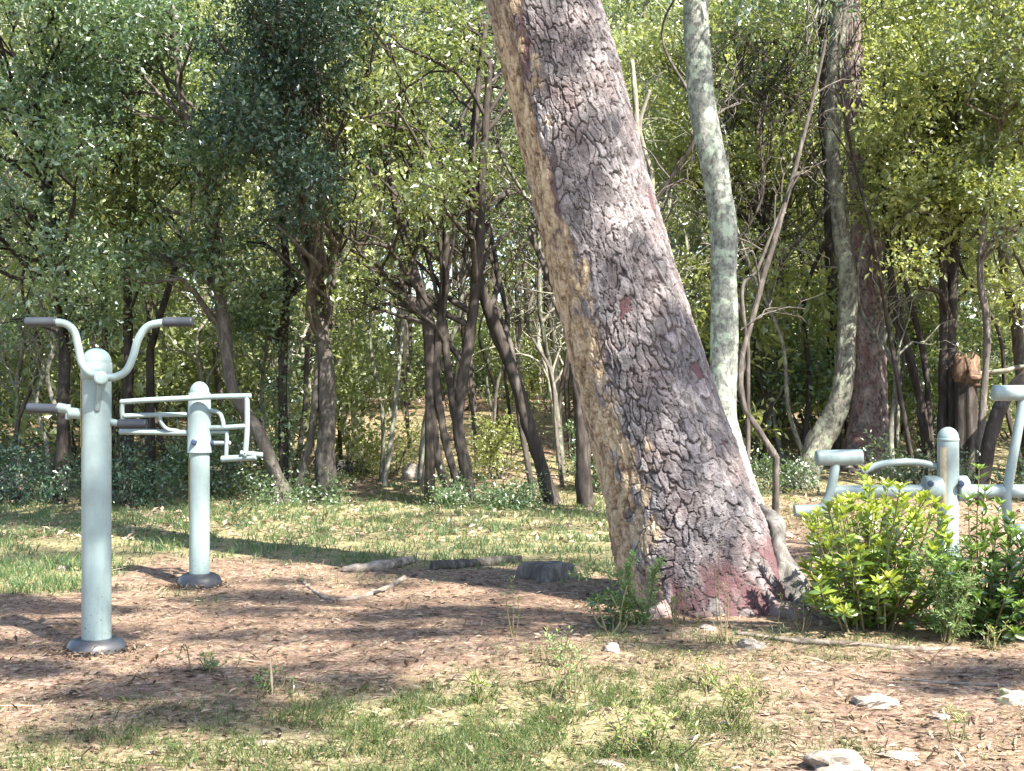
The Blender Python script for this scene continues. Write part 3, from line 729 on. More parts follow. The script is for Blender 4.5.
tree('oak_tree', 'two slim dark trunks between the exercise posts', 'oak tree',
     [[(128, 478, 12), (128, 400, 10), (128, 320, 9), (124, 240, 7), (118, 150, 5)], [(150, 350, 8), (168, 290, 6), (184, 240, 5), (196, 190, 3)], [(112, 480, 8), (106, 400, 7), (104, 300, 6), (98, 220, 4)]], 16.4, BARK['dark'],
     cat2(box_clumps(40, 220, 60, 260, 16.4, 1.2, 22, 24)), 'olive', 13000, 0.078)
tree('oak_tree', 'shaded mossy trunk just left of the leaning pine foot', 'oak tree',
     [[(588, 520, 20), (584, 480, 16), (582, 430, 14), (577, 370, 13), (566, 300, 10), (560, 220, 8), (556, 140, 6)]], 14.6, BARK['dark'],
     box_clumps(520, 600, 60, 210, 18.0, 0.8, 8, 20), 'olive', 5000, 0.055)
tree('oak_tree', 'two thin dark stems slanting right beside the red pine', 'oak tree',
     [[(926, 440, 9), (921, 403, 9), (908, 350, 8), (894, 298, 7), (886, 218, 6), (880, 140, 5), (890, 50, 4)], [(930, 440, 7), (925, 363, 6), (910, 300, 6), (898, 254, 5), (905, 170, 4)]], 17.5, BARK['dark'],
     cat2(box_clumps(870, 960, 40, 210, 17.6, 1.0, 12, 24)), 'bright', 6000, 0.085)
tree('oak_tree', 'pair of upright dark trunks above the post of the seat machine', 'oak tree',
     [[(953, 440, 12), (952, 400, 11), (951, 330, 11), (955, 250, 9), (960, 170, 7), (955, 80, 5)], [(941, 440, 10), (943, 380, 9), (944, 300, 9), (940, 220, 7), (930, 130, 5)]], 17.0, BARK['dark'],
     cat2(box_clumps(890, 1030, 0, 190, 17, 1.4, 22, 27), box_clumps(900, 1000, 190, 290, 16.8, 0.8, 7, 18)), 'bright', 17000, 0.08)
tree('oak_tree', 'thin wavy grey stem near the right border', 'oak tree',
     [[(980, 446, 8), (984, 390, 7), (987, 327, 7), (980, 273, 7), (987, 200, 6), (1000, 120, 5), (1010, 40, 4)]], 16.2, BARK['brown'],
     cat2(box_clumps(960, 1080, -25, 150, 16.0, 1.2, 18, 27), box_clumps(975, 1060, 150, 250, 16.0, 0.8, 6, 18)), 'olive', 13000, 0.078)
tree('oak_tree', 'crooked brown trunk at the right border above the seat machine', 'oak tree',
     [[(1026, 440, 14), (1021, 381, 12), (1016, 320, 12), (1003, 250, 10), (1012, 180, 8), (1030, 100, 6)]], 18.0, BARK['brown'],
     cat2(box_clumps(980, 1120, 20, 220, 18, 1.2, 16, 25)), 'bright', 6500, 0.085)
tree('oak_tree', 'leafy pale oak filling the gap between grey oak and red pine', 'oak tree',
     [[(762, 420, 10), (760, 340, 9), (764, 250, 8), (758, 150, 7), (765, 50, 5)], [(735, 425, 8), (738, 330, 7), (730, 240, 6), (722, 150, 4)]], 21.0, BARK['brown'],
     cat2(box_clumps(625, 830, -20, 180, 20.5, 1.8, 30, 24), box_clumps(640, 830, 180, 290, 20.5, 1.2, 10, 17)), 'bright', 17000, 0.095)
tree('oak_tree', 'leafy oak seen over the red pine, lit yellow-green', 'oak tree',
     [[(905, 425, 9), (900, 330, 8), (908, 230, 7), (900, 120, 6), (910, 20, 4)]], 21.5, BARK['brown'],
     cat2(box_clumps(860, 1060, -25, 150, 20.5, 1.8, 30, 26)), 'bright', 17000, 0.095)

# ------------------------------------------------------------------ the deeper wood: copies of a few trees
def proto(kind, h, lean, leaf, bark, count, L, crown_lo, crad, nclump, stems=1):
    t = thing('oak_tree', '', 'oak tree', (0, 0, 0))
    w = MB(); Cs = []
    for s_ in range(stems):
        a = rng.uniform(0, 6.28); d = np.array([math.cos(a), math.sin(a)]) * (0.25 if stems > 1 else 0.0)
        pts = []
        for q, z in enumerate(np.linspace(-0.3, h * 0.92, 7)):
            u_ = q / 6
            pts.append([d[0] * (0.5 + 3 * u_) + lean * u_ * h * 0.2 + rng.normal() * 0.12 * u_ * 2, d[1] * (0.5 + 3 * u_) + rng.normal() * 0.12 * u_ * 2, z, 0.085 * (1 - 0.75 * u_) * (1.0 if s_ == 0 else 0.75)])
        C_ = catmull(np.array(pts), 40); Cs.append(C_); tube(w, C_[:, :3], C_[:, 3], 9, True, 0.2, int(rng.integers(1e5)))
    z = h * (crown_lo + (1 - crown_lo) * rng.random(nclump) ** 0.9)
    a = rng.uniform(0, 6.28, nclump); r_ = crad * np.sqrt(rng.random(nclump)) * (1 - 0.45 * ((z / h - crown_lo) / (1 - crown_lo)))
    i_ = np.clip((z / (h * 0.92) * 39).astype(int), 0, 39)
    cc = np.stack([Cs[0][i_, 0] + r_ * np.cos(a), Cs[0][i_, 1] + r_ * np.sin(a), z], -1)
    s_ = rng.uniform(0.35, 0.75, nclump); rr = np.stack([s_, s_, s_ * 0.65], -1)
    pick = rng.integers(stems, size=nclump)
    for q in range(stems): crown_on(w, Cs[q], cc[pick == q], rr[pick == q], 0.01, 0.3, 0.03, 2)
    w.build('trunk', BARK[bark], t)
    f = MB(); sprays(f, cc, rr, count, L, 6, 0.3); f.build('crown', LEAF[leaf], t, smooth=False)
    return t

def dup(root_):
    r = root_.copy(); COL.objects.link(r)
    for ch in root_.children:
        c_ = ch.copy(); COL.objects.link(c_); c_.parent = r
    return r

KIND = [('tall pale-leaved oak', proto(0, 10.5, 0.3, 'far', 'brown', 12000, 0.12, 0.30, 2.6, 44), 0), ('forked dark-stemmed oak', proto(1, 9.0, -0.4, 'bright', 'dark', 11000, 0.12, 0.28, 2.4, 38, 2), 0),
        ('slim green oak', proto(2, 11.5, 0.15, 'olive', 'brown', 11000, 0.115, 0.38, 2.0, 36), 0), ('thin pale-stemmed oak', proto(3, 8.5, 0.6, 'far', 'pale', 8500, 0.115, 0.42, 1.9, 28, 2), 0)]
used = set()
SPOT = [(-1e9, 60, 'deep in the wood at the left border'), (60, 240, 'deep in the wood behind the exercise posts'), (240, 420, 'deep in the wood behind the stout dark trunk'),
        (420, 600, 'deep in the wood behind the slanting dark stems'), (600, 720, 'deep in the wood by the grey oak'), (720, 850, 'deep in the wood between grey oak and red pine'),
        (850, 960, 'deep in the wood right of the red pine'), (960, 1e9, 'deep in the wood at the right border')]
rows = [(19.0, 9, 0), (23.0, 11, 0), (28, 12, 0), (34, 13, 0), (42, 14, 1), (52, 16, 1)]
for (Yr, n_, far) in rows:
    half = Yr * 0.41 + 3.0
    for q in range(n_):
        x = -half + (q + rng.uniform(0.15, 0.85)) * 2 * half / n_; y = Yr + rng.uniform(-2.0, 2.0)
        px = 512 + F * x / y
        if Yr < 24 and 400 < px < 640 or Yr < 20 and 590 < px < 960: continue
        k_ = int(rng.integers(4)); nm, pr, _ = KIND[k_]
        o = pr if k_ not in used else dup(pr); used.add(k_)
        z = float(terrain(x, y)); s_ = (2.2 + 0.30 * y) / (10.5, 9.0, 11.5, 8.5)[k_] * rng.uniform(0.8, 1.12)
        o.location = (x, y, z); o.rotation_euler = (0, 0, rng.uniform(0, 6.28)); o.scale = (s_, s_, s_ * rng.uniform(0.9, 1.15))
        where = next(w_ for a, b2, w_ in SPOT if a <= px < b2)
        tag(o, nm + ' ' + where, 'oak tree', nm + 's ' + where)

def low_tree(h, w_, leaf, count, L, n_):
    t = thing('shrub', '', 'shrub', (0, 0, 0)); st = MB(); cc = []
    for q in range(n_):
        a = rng.uniform(0, 6.28); r_ = w_ * math.sqrt(rng.random())
        e = np.array([r_ * math.cos(a), r_ * math.sin(a), h * rng.uniform(0.18, 1.0) * (1 - 0.3 * r_ / w_)]); cc.append(e)
        if q % 2 == 0: limb(st, [r_ * math.cos(a) * 0.3, r_ * math.sin(a) * 0.3, -0.1], e, 0.02, 0.005, 0.05)
    st.build('stem', BARK['brown'], t); r_ = rng.uniform(0.28, 0.6, n_)
    f = MB(); sprays(f, np.array(cc), np.stack([r_, r_, r_ * 0.7], -1), count, L, 6, 0.28); f.build('foliage', LEAF[leaf], t, smooth=False)
    return t
LOW = [('tall loose sunlit shrub', low_tree(3.6, 1.3, 'far', 6000, 0.105, 26)), ('yellow-green young oak shrub', low_tree(2.8, 1.2, 'bright', 5200, 0.10, 22)), ('dark green young oak shrub', low_tree(3.2, 1.2, 'green', 5600, 0.095, 24)), ('olive understory shrub', low_tree(2.2, 1.4, 'olive', 4400, 0.095, 20))]
used = set()
for (Yr, n_) in [(18.6, 7), (21.5, 9), (25, 11), (30, 13), (36, 15), (44, 18)]:
    half = Yr * 0.41 + 2.0
    for q in range(n_):
        x = -half + (q + rng.uniform(0.1, 0.9)) * 2 * half / n_; y = Yr + rng.uniform(-1.5, 1.5); px = 512 + F * x / y
        if Yr < 27 and 280 < px < 640: continue
        k_ = int(rng.integers(4)); nm, pr = LOW[k_]
        o = pr if k_ not in used else dup(pr); used.add(k_)
        s_ = rng.uniform(0.75, 1.25) * (1 + 0.012 * max(0, Yr - 25)); o.location = (x, y, float(terrain(x, y))); o.rotation_euler = (0, 0, rng.uniform(0, 6.28)); o.scale = (s_, s_, s_ * rng.uniform(0.8, 1.2))
        where = next(w_ for a, b2, w_ in SPOT if a <= px < b2)
        tag(o, nm + ' ' + where, 'shrub', nm + 's ' + where)

def thin_stem(h, seed, bark='pale'):
    t = thing('bare_sapling', '', 'sapling', (0, 0, 0)); w = MB()
    P = np.array([[rng.normal() * 0.05 * q, rng.normal() * 0.05 * q, -0.1 + h * q / 6, 0.034 * (1 - q / 7.5)] for q in range(7)]); C_ = catmull(P, 50); tube(w, C_[:, :3], C_[:, 3], 8, True, 0.2, seed)
    for q in range(13):
        i_ = int(rng.integers(14, 49)); e = C_[i_, :3] + norm(unit(1)[0] * [1, 1, 0.4] + [0, 0, 0.7]) * rng.uniform(0.4, 1.3)
        B2 = limb(w, C_[i_, :3], e, C_[i_, 3] * 0.6, 0.005, 0.1)
        for r_ in range(3): limb(w, B2[int(rng.integers(3, 8))], e + unit(1)[0] * 0.4, 0.006, 0.003, 0.05, 0, 5)
    w.build('trunk', BARK[bark], t); return t
THIN = [('thin pale bare sapling', thin_stem(4.5, 1, 'oak')), ('taller forked pale bare sapling', thin_stem(5.8, 2, 'oak')), ('short twiggy pale sapling', thin_stem(3.4, 3)), ('slim dark bare stem', thin_stem(6.2, 4, 'dark')), ('slim brown bare stem', thin_stem(5.4, 5, 'brown'))]
used = set()
for q in range(135):
    y = rng.uniform(16.0, 30); px = rng.uniform(-60, 1090); x = (px - 512) / F * y; k_ = int(rng.integers(5)); nm, pr = THIN[k_]
    o = pr if k_ not in used else dup(pr); used.add(k_); s_ = rng.uniform(0.8, 1.4)
    o.location = (x, y, float(terrain(x, y))); o.rotation_euler = (rng.normal() * 0.12, rng.normal() * 0.12, rng.uniform(0, 6.28)); o.scale = (s_, s_, s_)
    where = next(w_ for a, b2, w_ in SPOT if a <= px < b2)
    tag(o, nm + ' ' + where, 'sapling', nm + 's ' + where)

# far wood that closes the view
m = MB()
n_ = 260; a = rng.uniform(-0.52, 0.52, n_); d = rng.uniform(60, 78, n_)
cc = np.stack([d * np.tan(a), d, 1.8 + rng.uniform(0, 1, n_) ** 1.35 * 23], -1); r_ = rng.uniform(1.6, 3.4, n_)
sprays(m, cc, np.stack([r_, r_, r_ * 0.8], -1), 100000, 0.42, 5, 0.9)
fw = m.build('far_wood', LEAF['far'], smooth=False); tag(fw, 'sunlit far wood closing every gap between the trunks', 'wood', kind='stuff')

# ------------------------------------------------------------------ understory bushes
def bush(label, px, py, Y, wpx, hpx, leaf, count, L, cat='bush', name='bush', group=None):
    b_ = at(px, 400, Y); b_[2] = float(terrain(b_[0], b_[1]))
    w_ = wpx / F * Y / 2; h_ = hpx / F * Y
    t = thing(name, label, cat, b_, group)
    st = MB(); n_ = 9; cc = []
    for q in range(n_):
        e = b_ + np.array([rng.uniform(-1, 1) * w_ * 0.8, rng.uniform(-1, 1) * w_ * 0.5, h_ * rng.uniform(0.35, 0.95)])
        limb(st, b_ + np.array([rng.uniform(-.1, .1) * w_, rng.uniform(-.1, .1) * w_, -0.05]), e, 0.012, 0.004, 0.05); cc.append(e)
    st.build('stem', BARK['brown'], t)
    for q in range(n_): cc.append(b_ + np.array([rng.uniform(-1, 1) * w_ * 0.8, rng.uniform(-1, 1) * w_ * 0.5, h_ * rng.uniform(0.15, 0.6)]))
    cc = np.array(cc); r_ = rng.uniform(0.25, 0.45, len(cc)) * min(w_, h_ * 1.1)
    f = MB(); sprays(f, cc, np.stack([r_, r_, r_ * 0.75], -1), count, L, 6, 0.2); f.build('foliage', LEAF[leaf], t, smooth=False)
    return t
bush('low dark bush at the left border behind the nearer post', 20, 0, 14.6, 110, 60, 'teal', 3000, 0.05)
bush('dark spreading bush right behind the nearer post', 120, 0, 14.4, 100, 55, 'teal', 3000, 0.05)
bush('green bush at the foot of the farther post trunk', 205, 0, 15.6, 90, 75, 'green', 4500, 0.05)
bush('yellow-green bush on the bank left of the slanting stems', 395, 0, 18.5, 80, 45, 'bright', 2500, 0.05)
bush('yellow-green bush between slanting stems and leaning dark trunk', 500, 0, 17.5, 60, 60, 'bright', 2500, 0.05)
bush('small dark bush at the foot of the leaning dark trunk', 590, 0, 16.5, 60, 70, 'green', 3000, 0.05)
bush('dark low bush under the arching bare sapling', 780, 0, 16.4, 80, 42, 'green', 2200, 0.05)
bush('dark bush behind the post of the seat machine', 925, 0, 16.0, 130, 45, 'green', 3000, 0.05)
bush('dark bush under the roller at the right border', 1015, 0, 15.4, 110, 40, 'green', 2600, 0.05)
bush('bright green bush beside the upright dark trunks', 928, 0, 19.0, 60, 110, 'green', 3000, 0.055)
bush('green bush on the bank beneath the ivy-green stem', 262, 0, 17.0, 70, 50, 'olive', 2500, 0.05)
bush('low green bush at the foot of the slanting stems', 480, 0, 14.6, 130, 22, 'green', 4000, 0.04)
bush('low green bush at the foot of the stout dark trunk', 300, 0, 14.9, 110, 24, 'green', 3500, 0.04)

# ------------------------------------------------------------------ exercise machines
def dome(mb, c, r, z0, h):
    a = np.linspace(0, np.pi / 2, 10)
    lathe(mb, [(r * 1.0, z0 - 0.002)] + [(max(r * math.cos(t), 0.0005), z0 + h * math.sin(t)) for t in a], (c[0], c[1], 0))

def shoe(mb, c, r, h, seed):
    lathe(mb, [(r * 1.0, -0.02), (r * 1.02, 0.01), (r, h * 0.45), (r * 0.9, h * 0.8), (r * 0.72, h), (r * 0.5, h * 1.04), (0.05, h * 1.04)], c, wob=0.05, seed=seed)

def sub(name, mat, parent, fn, smooth=True):
    mb = MB(); fn(mb); return mb.build(name, mat, parent, smooth=smooth)

# nearer machine: post, Y handlebar, pedal bar
Y1 = 6.25; b1 = at(96.5, 650, Y1); b1[2] = float(terrain(b1[0], b1[1])); q1 = lambda px, py, dy=0.0: at(px, py, Y1 + dy)
M1 = thing('exercise_machine', 'nearer pale exercise post with upswept twin-grip handlebar', 'exercise machine', b1)
R1 = 0.072; ztop = at(96, 380, Y1)[2]
post = sub('post', PAINT, M1, lambda m: lathe(m, [(R1, -0.05), (R1, 0.3), (R1, 0.8), (R1, ztop)], b1 * [1, 1, 0] + [0, 0, 0]))
sub('cap', PAINT, post, lambda m: (lathe(m, [(R1, ztop), (R1 + 0.004, ztop + 0.002), (R1 + 0.004, ztop + 0.085), (R1 - 0.001, ztop + 0.088)], (b1[0], b1[1], 0)), dome(m, b1, R1 + 0.001, ztop + 0.088, 0.072)))
def lab(m, cx, cy, r, a0, a1, z0, z1):
    a = np.linspace(a0, a1, 6); V = np.array([[cx + math.cos(t) * r, cy + math.sin(t) * r, z] for z in (z0, z1) for t in a])
    m.add(V, np.array([[k_, k_ + 1, k_ + 7, k_ + 6] for k_ in range(5)]))
sub('label_sticker', ORANGE, post, lambda m: lab(m, b1[0], b1[1], R1 + 0.003, math.radians(178), math.radians(214), at(0, 447, Y1)[2], at(0, 378, Y1)[2]))
fwd = -0.10
hb = sub('handlebar', PAINT, M1, lambda m: (
    rod(m, [q1(101, 376, fwd - .02), q1(90, 373, fwd), q1(82, 363, fwd), q1(78, 345, fwd), q1(74, 331, fwd), q1(66, 324, fwd), q1(54, 322, fwd), q1(40, 322, fwd)], 0.019, 16, 90),
    rod(m, [q1(101, 377, fwd - .02), q1(115, 377, fwd), q1(126, 371, fwd), q1(133, 357, fwd), q1(138, 340, fwd), q1(147, 327, fwd), q1(160, 323, fwd), q1(178, 322, fwd)], 0.019, 16, 90)))
sub('hub', PAINT, hb, lambda m: (rod(m, [q1(101, 378, -0.04), q1(101, 378, fwd - 0.055)], 0.034, 18, bev=0.008), rod(m, [q1(100, 385, fwd - .01), q1(99, 395, fwd + 0.01), q1(97, 410, -0.065)], 0.014, 12, bev=0.004)))
for (x0, x1) in ((26, 56), (164, 192)):
    sub('grip', RUBBER, hb, lambda m: rod(m, [q1(x0, 322, fwd), q1((x0 + x1) / 2, 322, fwd), q1(x1, 322, fwd)], 0.024, 16, bev=0.004))
pb = sub('cross_bar', PAINT, M1, lambda m: (rod(m, [q1(56, 409, 0.0), q1(76, 412, .0), q1(96, 418, .01), q1(120, 424, .0)], 0.017, 14), rod(m, [q1(70, 413, 0), q1(82, 414, 0), q1(90, 415, 0)], 0.028, 16, bev=0.004),
    rod(m, [q1(58, 407, 0), q1(68, 409, 0)], 0.022, 14, bev=0.003), rod(m, [q1(68, 405, 0.0), q1(68, 419, .0)], 0.014, 12, bev=0.003)))
for (p, q_) in (((28, 408), (58, 409)), ((119, 424), (146, 424))):
    sub('grip', RUBBER, pb, lambda m: rod(m, [q1(*p), q1((p[0] + q_[0]) / 2, (p[1] + q_[1]) / 2), q1(*q_)], 0.025, 16, bev=0.004))
sub('base_cover', SHOE, M1, lambda m: shoe(m, b1, 0.142, 0.062, 4))

# farther machine: post with sleeve and bar frames
Y2 = 8.45; b2 = at(199.5, 585, Y2); b2[2] = float(terrain(b2[0], b2[1])); q2 = lambda px, py, dy=0.0: at(px, py, Y2 + dy)
M2 = thing('exercise_machine', 'farther pale exercise post with rectangular bar frames at both sides', 'exercise machine', b2)
R2 = 0.068; zs0, zs1 = at(0, 452, Y2)[2], at(0, 393, Y2)[2]
post = sub('post', PAINT, M2, lambda m: lathe(m, [(R2, -0.05), (R2, 0.4), (R2, zs0 + 0.02)], (b2[0], b2[1], 0)))
sl = sub('sleeve', PAINT, M2, lambda m: lathe(m, [(R2, zs0 - 0.006), (R2 + 0.014, zs0 - 0.006), (R2 + 0.015, zs0), (R2 + 0.011, zs0 + 0.006), (R2 + 0.009, zs0 + 0.25), (R2 + 0.005, zs1), (R2 - 0.004, zs1 + 0.003)], (b2[0], b2[1], 0)))
sub('cap', PAINT, sl, lambda m: dome(m, b2, R2 - 0.003, zs1 + 0.003, 0.075))
sub('bolt', BOLT, sl, lambda m: rod(m, [q2(194, 442, -R2 - 0.003), q2(194, 442, -R2 - 0.02)], 0.02, 14, bev=0.004))
sub('bolt', BOLT, sl, lambda m: rod(m, [q2(210, 443, 0), q2(214.5, 443, 0)], 0.02, 14, bev=0.004))
sub('label_sticker', ORANGE, post, lambda m: lab(m, b2[0], b2[1], R2 + 0.003, math.radians(184), math.radians(212), at(0, 520, Y2)[2], at(0, 458, Y2)[2]))
fr = sub('bar_frame', PAINT, M2, lambda m: (
    rod(m, [q2(121, 402, -.10), q2(150, 400, -.13), q2(190, 398, -.12), q2(220, 396.5, -.10), q2(251, 396, -.08)], 0.018, 14, 50, 0.004),
    rod(m, [q2(247, 397, -.08), q2(247, 430, -.08), q2(245, 457, -.08)], 0.018, 14),
    rod(m, [q2(123, 403, -.10), q2(122, 411, -.09), q2(123, 420, -.08)], 0.016, 14),
    rod(m, [q2(206, 411, 0), q2(214, 411, -.03), q2(220, 414, -.04), q2(223, 422, -.05), q2(223, 427, -.05)], 0.015, 14, 40),
    rod(m, [q2(207, 428, 0), q2(225, 427.5, -.05), q2(247, 426, -.08)], 0.017, 14),
    rod(m, [q2(210, 432, 0), q2(227, 432, -.04)], 0.012, 12), rod(m, [q2(227, 431, -.04), q2(226.5, 446, -.04), q2(226, 458, -.04)], 0.014, 14),
    rod(m, [q2(212, 443, 0), q2(230, 443, -.04)], 0.014, 14, bev=0.003),
    rod(m, [q2(123, 416, -.09), q2(150, 415, -.06), q2(190, 414.5, 0)], 0.016, 14),
    rod(m, [q2(160, 415, -.05), q2(161, 422, -.04), q2(167, 429, -.02), q2(178, 431, 0)], 0.014, 14, 40),
    rod(m, [q2(120, 431.5, .0), q2(150, 432, .0), q2(192, 433, .0)], 0.020, 14, bev=0.004)))
sub('foot_plate', PAINT, fr, lambda m: (rod(m, [q2(222, 459, -.04), q2(240, 458, -.06), q2(256, 457, -.08)], 0.022, 14, bev=0.006), rod(m, [q2(241, 453, -.08), q2(262, 455, -.08)], 0.018, 14, bev=0.006)))
sub('base_cover', SHOE, M2, lambda m: shoe(m, b2, 0.145, 0.085, 9))

# machine at the right border: low post, long beam, padded rollers
Y3 = 9.5; b3 = at(948, 400, Y3); b3[2] = float(terrain(b3[0], b3[1])); q3 = lambda px, py, dy=0.0: at(px, py, Y3 + dy)
M3 = thing('exercise_machine', 'pale leg exercise machine with horizontal beam and rollers behind the laurel shrub', 'exercise machine', b3)
R3 = 0.080; zt = at(0, 441, Y3)[2]
post = sub('post', PAINT, M3, lambda m: lathe(m, [(R3, -0.05), (R3, 0.5), (R3, zt)], (b3[0], b3[1], 0)))
sub('cap', PAINT, post, lambda m: (lathe(m, [(R3, zt), (R3 + 0.003, zt + 0.002), (R3 + 0.003, zt + 0.02), (R3 - 0.002, zt + 0.022)], (b3[0], b3[1], 0)), dome(m, b3, R3 - 0.001, zt + 0.022, 0.085)))
sub('label_sticker', CREAM, post, lambda m: lab(m, b3[0], b3[1], R3 + 0.003, math.radians(208), math.radians(244), at(0, 504, Y3)[2], at(0, 447, Y3)[2]))
beam = sub('beam', PAINT, M3, lambda m: (rod(m, [q3(828, 492), q3(880, 491.5), q3(940, 491)], 0.05, 18, bev=0.008), rod(m, [q3(956, 491), q3(1000, 491), q3(1075, 491.5)], 0.05, 18, bev=0.008)))
for (x0, x1, bx) in ((925, 940, 930.7), (957, 966, 961.5)):
    c_ = sub('collar', PAINT, beam, lambda m: rod(m, [q3(x0, 488.5), q3(x1, 488.5)], 0.098, 24, bev=0.012))
    sub('bolt', BOLT, M3, lambda m: rod(m, [q3(bx, 483.5, -0.085), q3(bx, 483.5, -0.118)], 0.024, 16, bev=0.005))
sub('curved_arm', PAINT, M3, lambda m: rod(m, [q3(862, 472, .03), q3(878, 465, .03), q3(900, 462, .03), q3(922, 463, .03), q3(942, 468, .03)], 0.026, 14, 50))
for (stx, a, c_) in ((None, [(836, 460), (833, 480), (829, 497), (822, 508)], (816, 862, 457.5)), (None, [(1024, 396), (1016, 440), (1008, 486), (1006.5, 500), (1009, 530)], (993, 1050, 393))):
    arm = sub('lever_arm', PAINT, M3, lambda m: rod(m, [q3(*p, -0.02) for p in a], 0.036, 14, 50, 0.005))
    sub('roller', PAINT, arm, lambda m: rod(m, [q3(c_[0] + 1, c_[2] + (0.6 if c_[0] < 900 else 0), -.02), q3((c_[0] + c_[1]) / 2, c_[2], -.02), q3(c_[1] - 1, c_[2] - .6, -.02)], 0.060, 22, bev=0.01))
    if c_[0] < 900:
        sub('roller', PAINT, arm, lambda m: rod(m, [q3(795, 511, -.02), q3(810, 510.5, -.02), q3(824, 510, -.02)], 0.045, 20, bev=0.008))
    else:
        sub('roller', PAINT, arm, lambda m: rod(m, [q3(1009, 530, -.02), q3(1030, 530, -.02), q3(1046, 530, -.02)], 0.045, 20, bev=0.008))
sub('base_cover', SHOE, M3, lambda m: shoe(m, b3, 0.16, 0.07, 2))

# ------------------------------------------------------------------ logs, stumps, stones
def ground_log(name, label, cat, pts, w, mat, seed, lift=0.6, seg=14, rough=0.3, extra=None):
    P = np.array([np.append(on(a, b_)[:3], 0) for a, b_ in pts]); Ym = P[:, 1].mean()
    R = np.array(w, float) / F * Ym / 2
    P[:, 3] = R; P[:, 2] += R * lift
    C_ = catmull(P, 12 * len(P))
    base_ = P[0, :3]
    mb = MB(); tube(mb, C_[:, :3], C_[:, 3], seg, True, rough, seed)
    if extra: extra(mb)
    o = mb.build(name, mat, origin=tuple(base_)); tag(o, label, cat); return o
ground_log('fallen_branch', 'pale weathered branch lying in the litter left of the dark log', 'branch', [(343, 573), (360, 573), (385, 570), (412, 564)], [6, 10, 11, 8], DRYWOOD, 3)
ground_log('fallen_branch', 'thin forked pale branch lying below the weathered branch', 'branch', [(303, 583), (325, 597), (350, 598), (385, 590), (405, 580)], [3, 4, 4, 5, 6], DRYWOOD, 5,
           extra=lambda mb: limb(mb, on(372, 593) + [0, 0, .02], on(384, 597) + [0, 0, .04], 0.018, 0.008, 0.02))
ground_log('fallen_log', 'dark low log lying in shade between pale branch and stump', 'log', [(432, 571), (470, 567), (520, 562)], [9, 10, 9], BARK['brown'], 8)
ground_log('fallen_branch', 'long thin stick lying in front of the laurel shrub', 'stick', [(735, 634), (790, 641), (850, 645), (905, 649), (960, 648)], [4, 6, 6, 5, 4], DRYWOOD, 9)
ground_log('fallen_branch', 'short reddish root piece in the litter at the pine foot', 'root', [(694, 617), (712, 615), (733, 612)], [6, 9, 7], ROOTM, 10)
ground_log('fallen_branch', 'pale grey twig lying in the foreground grass', 'twig', [(235, 744), (255, 742), (276, 740)], [3, 5, 4], DRYWOOD, 11)
ground_log('fallen_branch', 'thin dark stick lying in shadow at the lower right', 'stick', [(900, 678), (950, 682), (1010, 683)], [3, 4, 3], BARK['brown'], 12)
# grey weathered side stump at the pine's foot
mb = MB()
P = np.array([[*at(762, 512, 7.9), .05], [*at(776, 524, 7.7), .05], [*at(778, 548, 7.6), .045], [*at(785, 572, 7.55), .07], [*at(797, 596, 7.45), .085], [*at(806, 616, 7.4), .05]])
C_ = catmull(P, 40); tube(mb, C_[:, :3], C_[:, 3], 20, True, 0.35, 21)
P2 = np.array([[*at(783, 566, 7.55), .05], [*at(778, 584, 7.5), .06], [*at(778, 606, 7.45), .07]]); C2 = catmull(P2, 20); tube(mb, C2[:, :3], C2[:, 3], 16, True, 0.35, 22)
o = mb.build('stump', GREYWOOD, origin=tuple(on(790, 606))); tag(o, 'grey weathered side stump against the right foot of the leaning pine', 'stump')
# low cut stump
bs = on(546, 578); mb = MB()
lathe(mb, [(0.20, -0.04), (0.17, 0.03), (0.155, 0.08), (0.145, 0.10), (0.11, 0.105), (0.001, 0.095)], bs, seg=44, wob=0.4, seed=4)
o = mb.build('stump', BARK['brown'], origin=tuple(bs)); tag(o, 'low cut stump in shade left of the leaning pine', 'stump')
# broken stump with a rusty top deep at the right
bs = at(966, 400, 16.8); bs[2] = float(terrain(bs[0], bs[1]))
t = thing('stump', 'broken stump with rust-coloured top and a pale branch deep in the right wood', 'stump', bs)
a = np.linspace(0, 2 * np.pi, 40, endpoint=False); jj = np.arange(40); j2 = (jj + 1) % 40
rad = 0.15 * (0.8 + 0.5 * fbm(np.cos(a) * 2 + 5, np.sin(a) * 2 + 5, 3, 4)); tops = 0.10 * fbm(np.cos(a) * 3 + 15, np.sin(a) * 3 + 5, 4, 4)
def rings(mb, spec):
    V = np.concatenate([np.stack([bs[0] + np.cos(a) * rad * s_, bs[1] + np.sin(a) * rad * s_, np.full(40, z_) + tops * t_ * 2.2], -1) for s_, z_, t_ in spec])
    mb.add(V, np.concatenate([np.stack([q * 40 + jj, q * 40 + j2, q * 40 + 40 + j2, q * 40 + 40 + jj], -1) for q in range(len(spec) - 1)]))
za, zb = at(0, 385, 16.8)[2], at(0, 364, 16.8)[2]
mb = MB(); rings(mb, [(1.35, bs[2] - 0.05, 0), (1.05, bs[2] + 0.15, 0), (1.0, za - 0.1, 0), (1.02, za, 0.3)]); mb.build('trunk', BARK['dark'], t)
mb = MB(); rings(mb, [(1.0, za - 0.004, 0.3), (1.22, za + 0.06, 0.5), (1.15, zb - 0.05, 1), (0.7, zb, 1), (0.3, zb - 0.08, 0.5), (0.02, zb - 0.1, 0)])
for q in range(7): limb(mb, np.array([bs[0], bs[1] - 0.1, zb - 0.2]) + unit(1)[0] * 0.1, np.array([bs[0], bs[1] - 0.15, zb - 0.1]) + unit(1)[0] * 0.28, 0.05, 0.012, 0.02)
mb.build('broken_top', RUSTBARK, t)
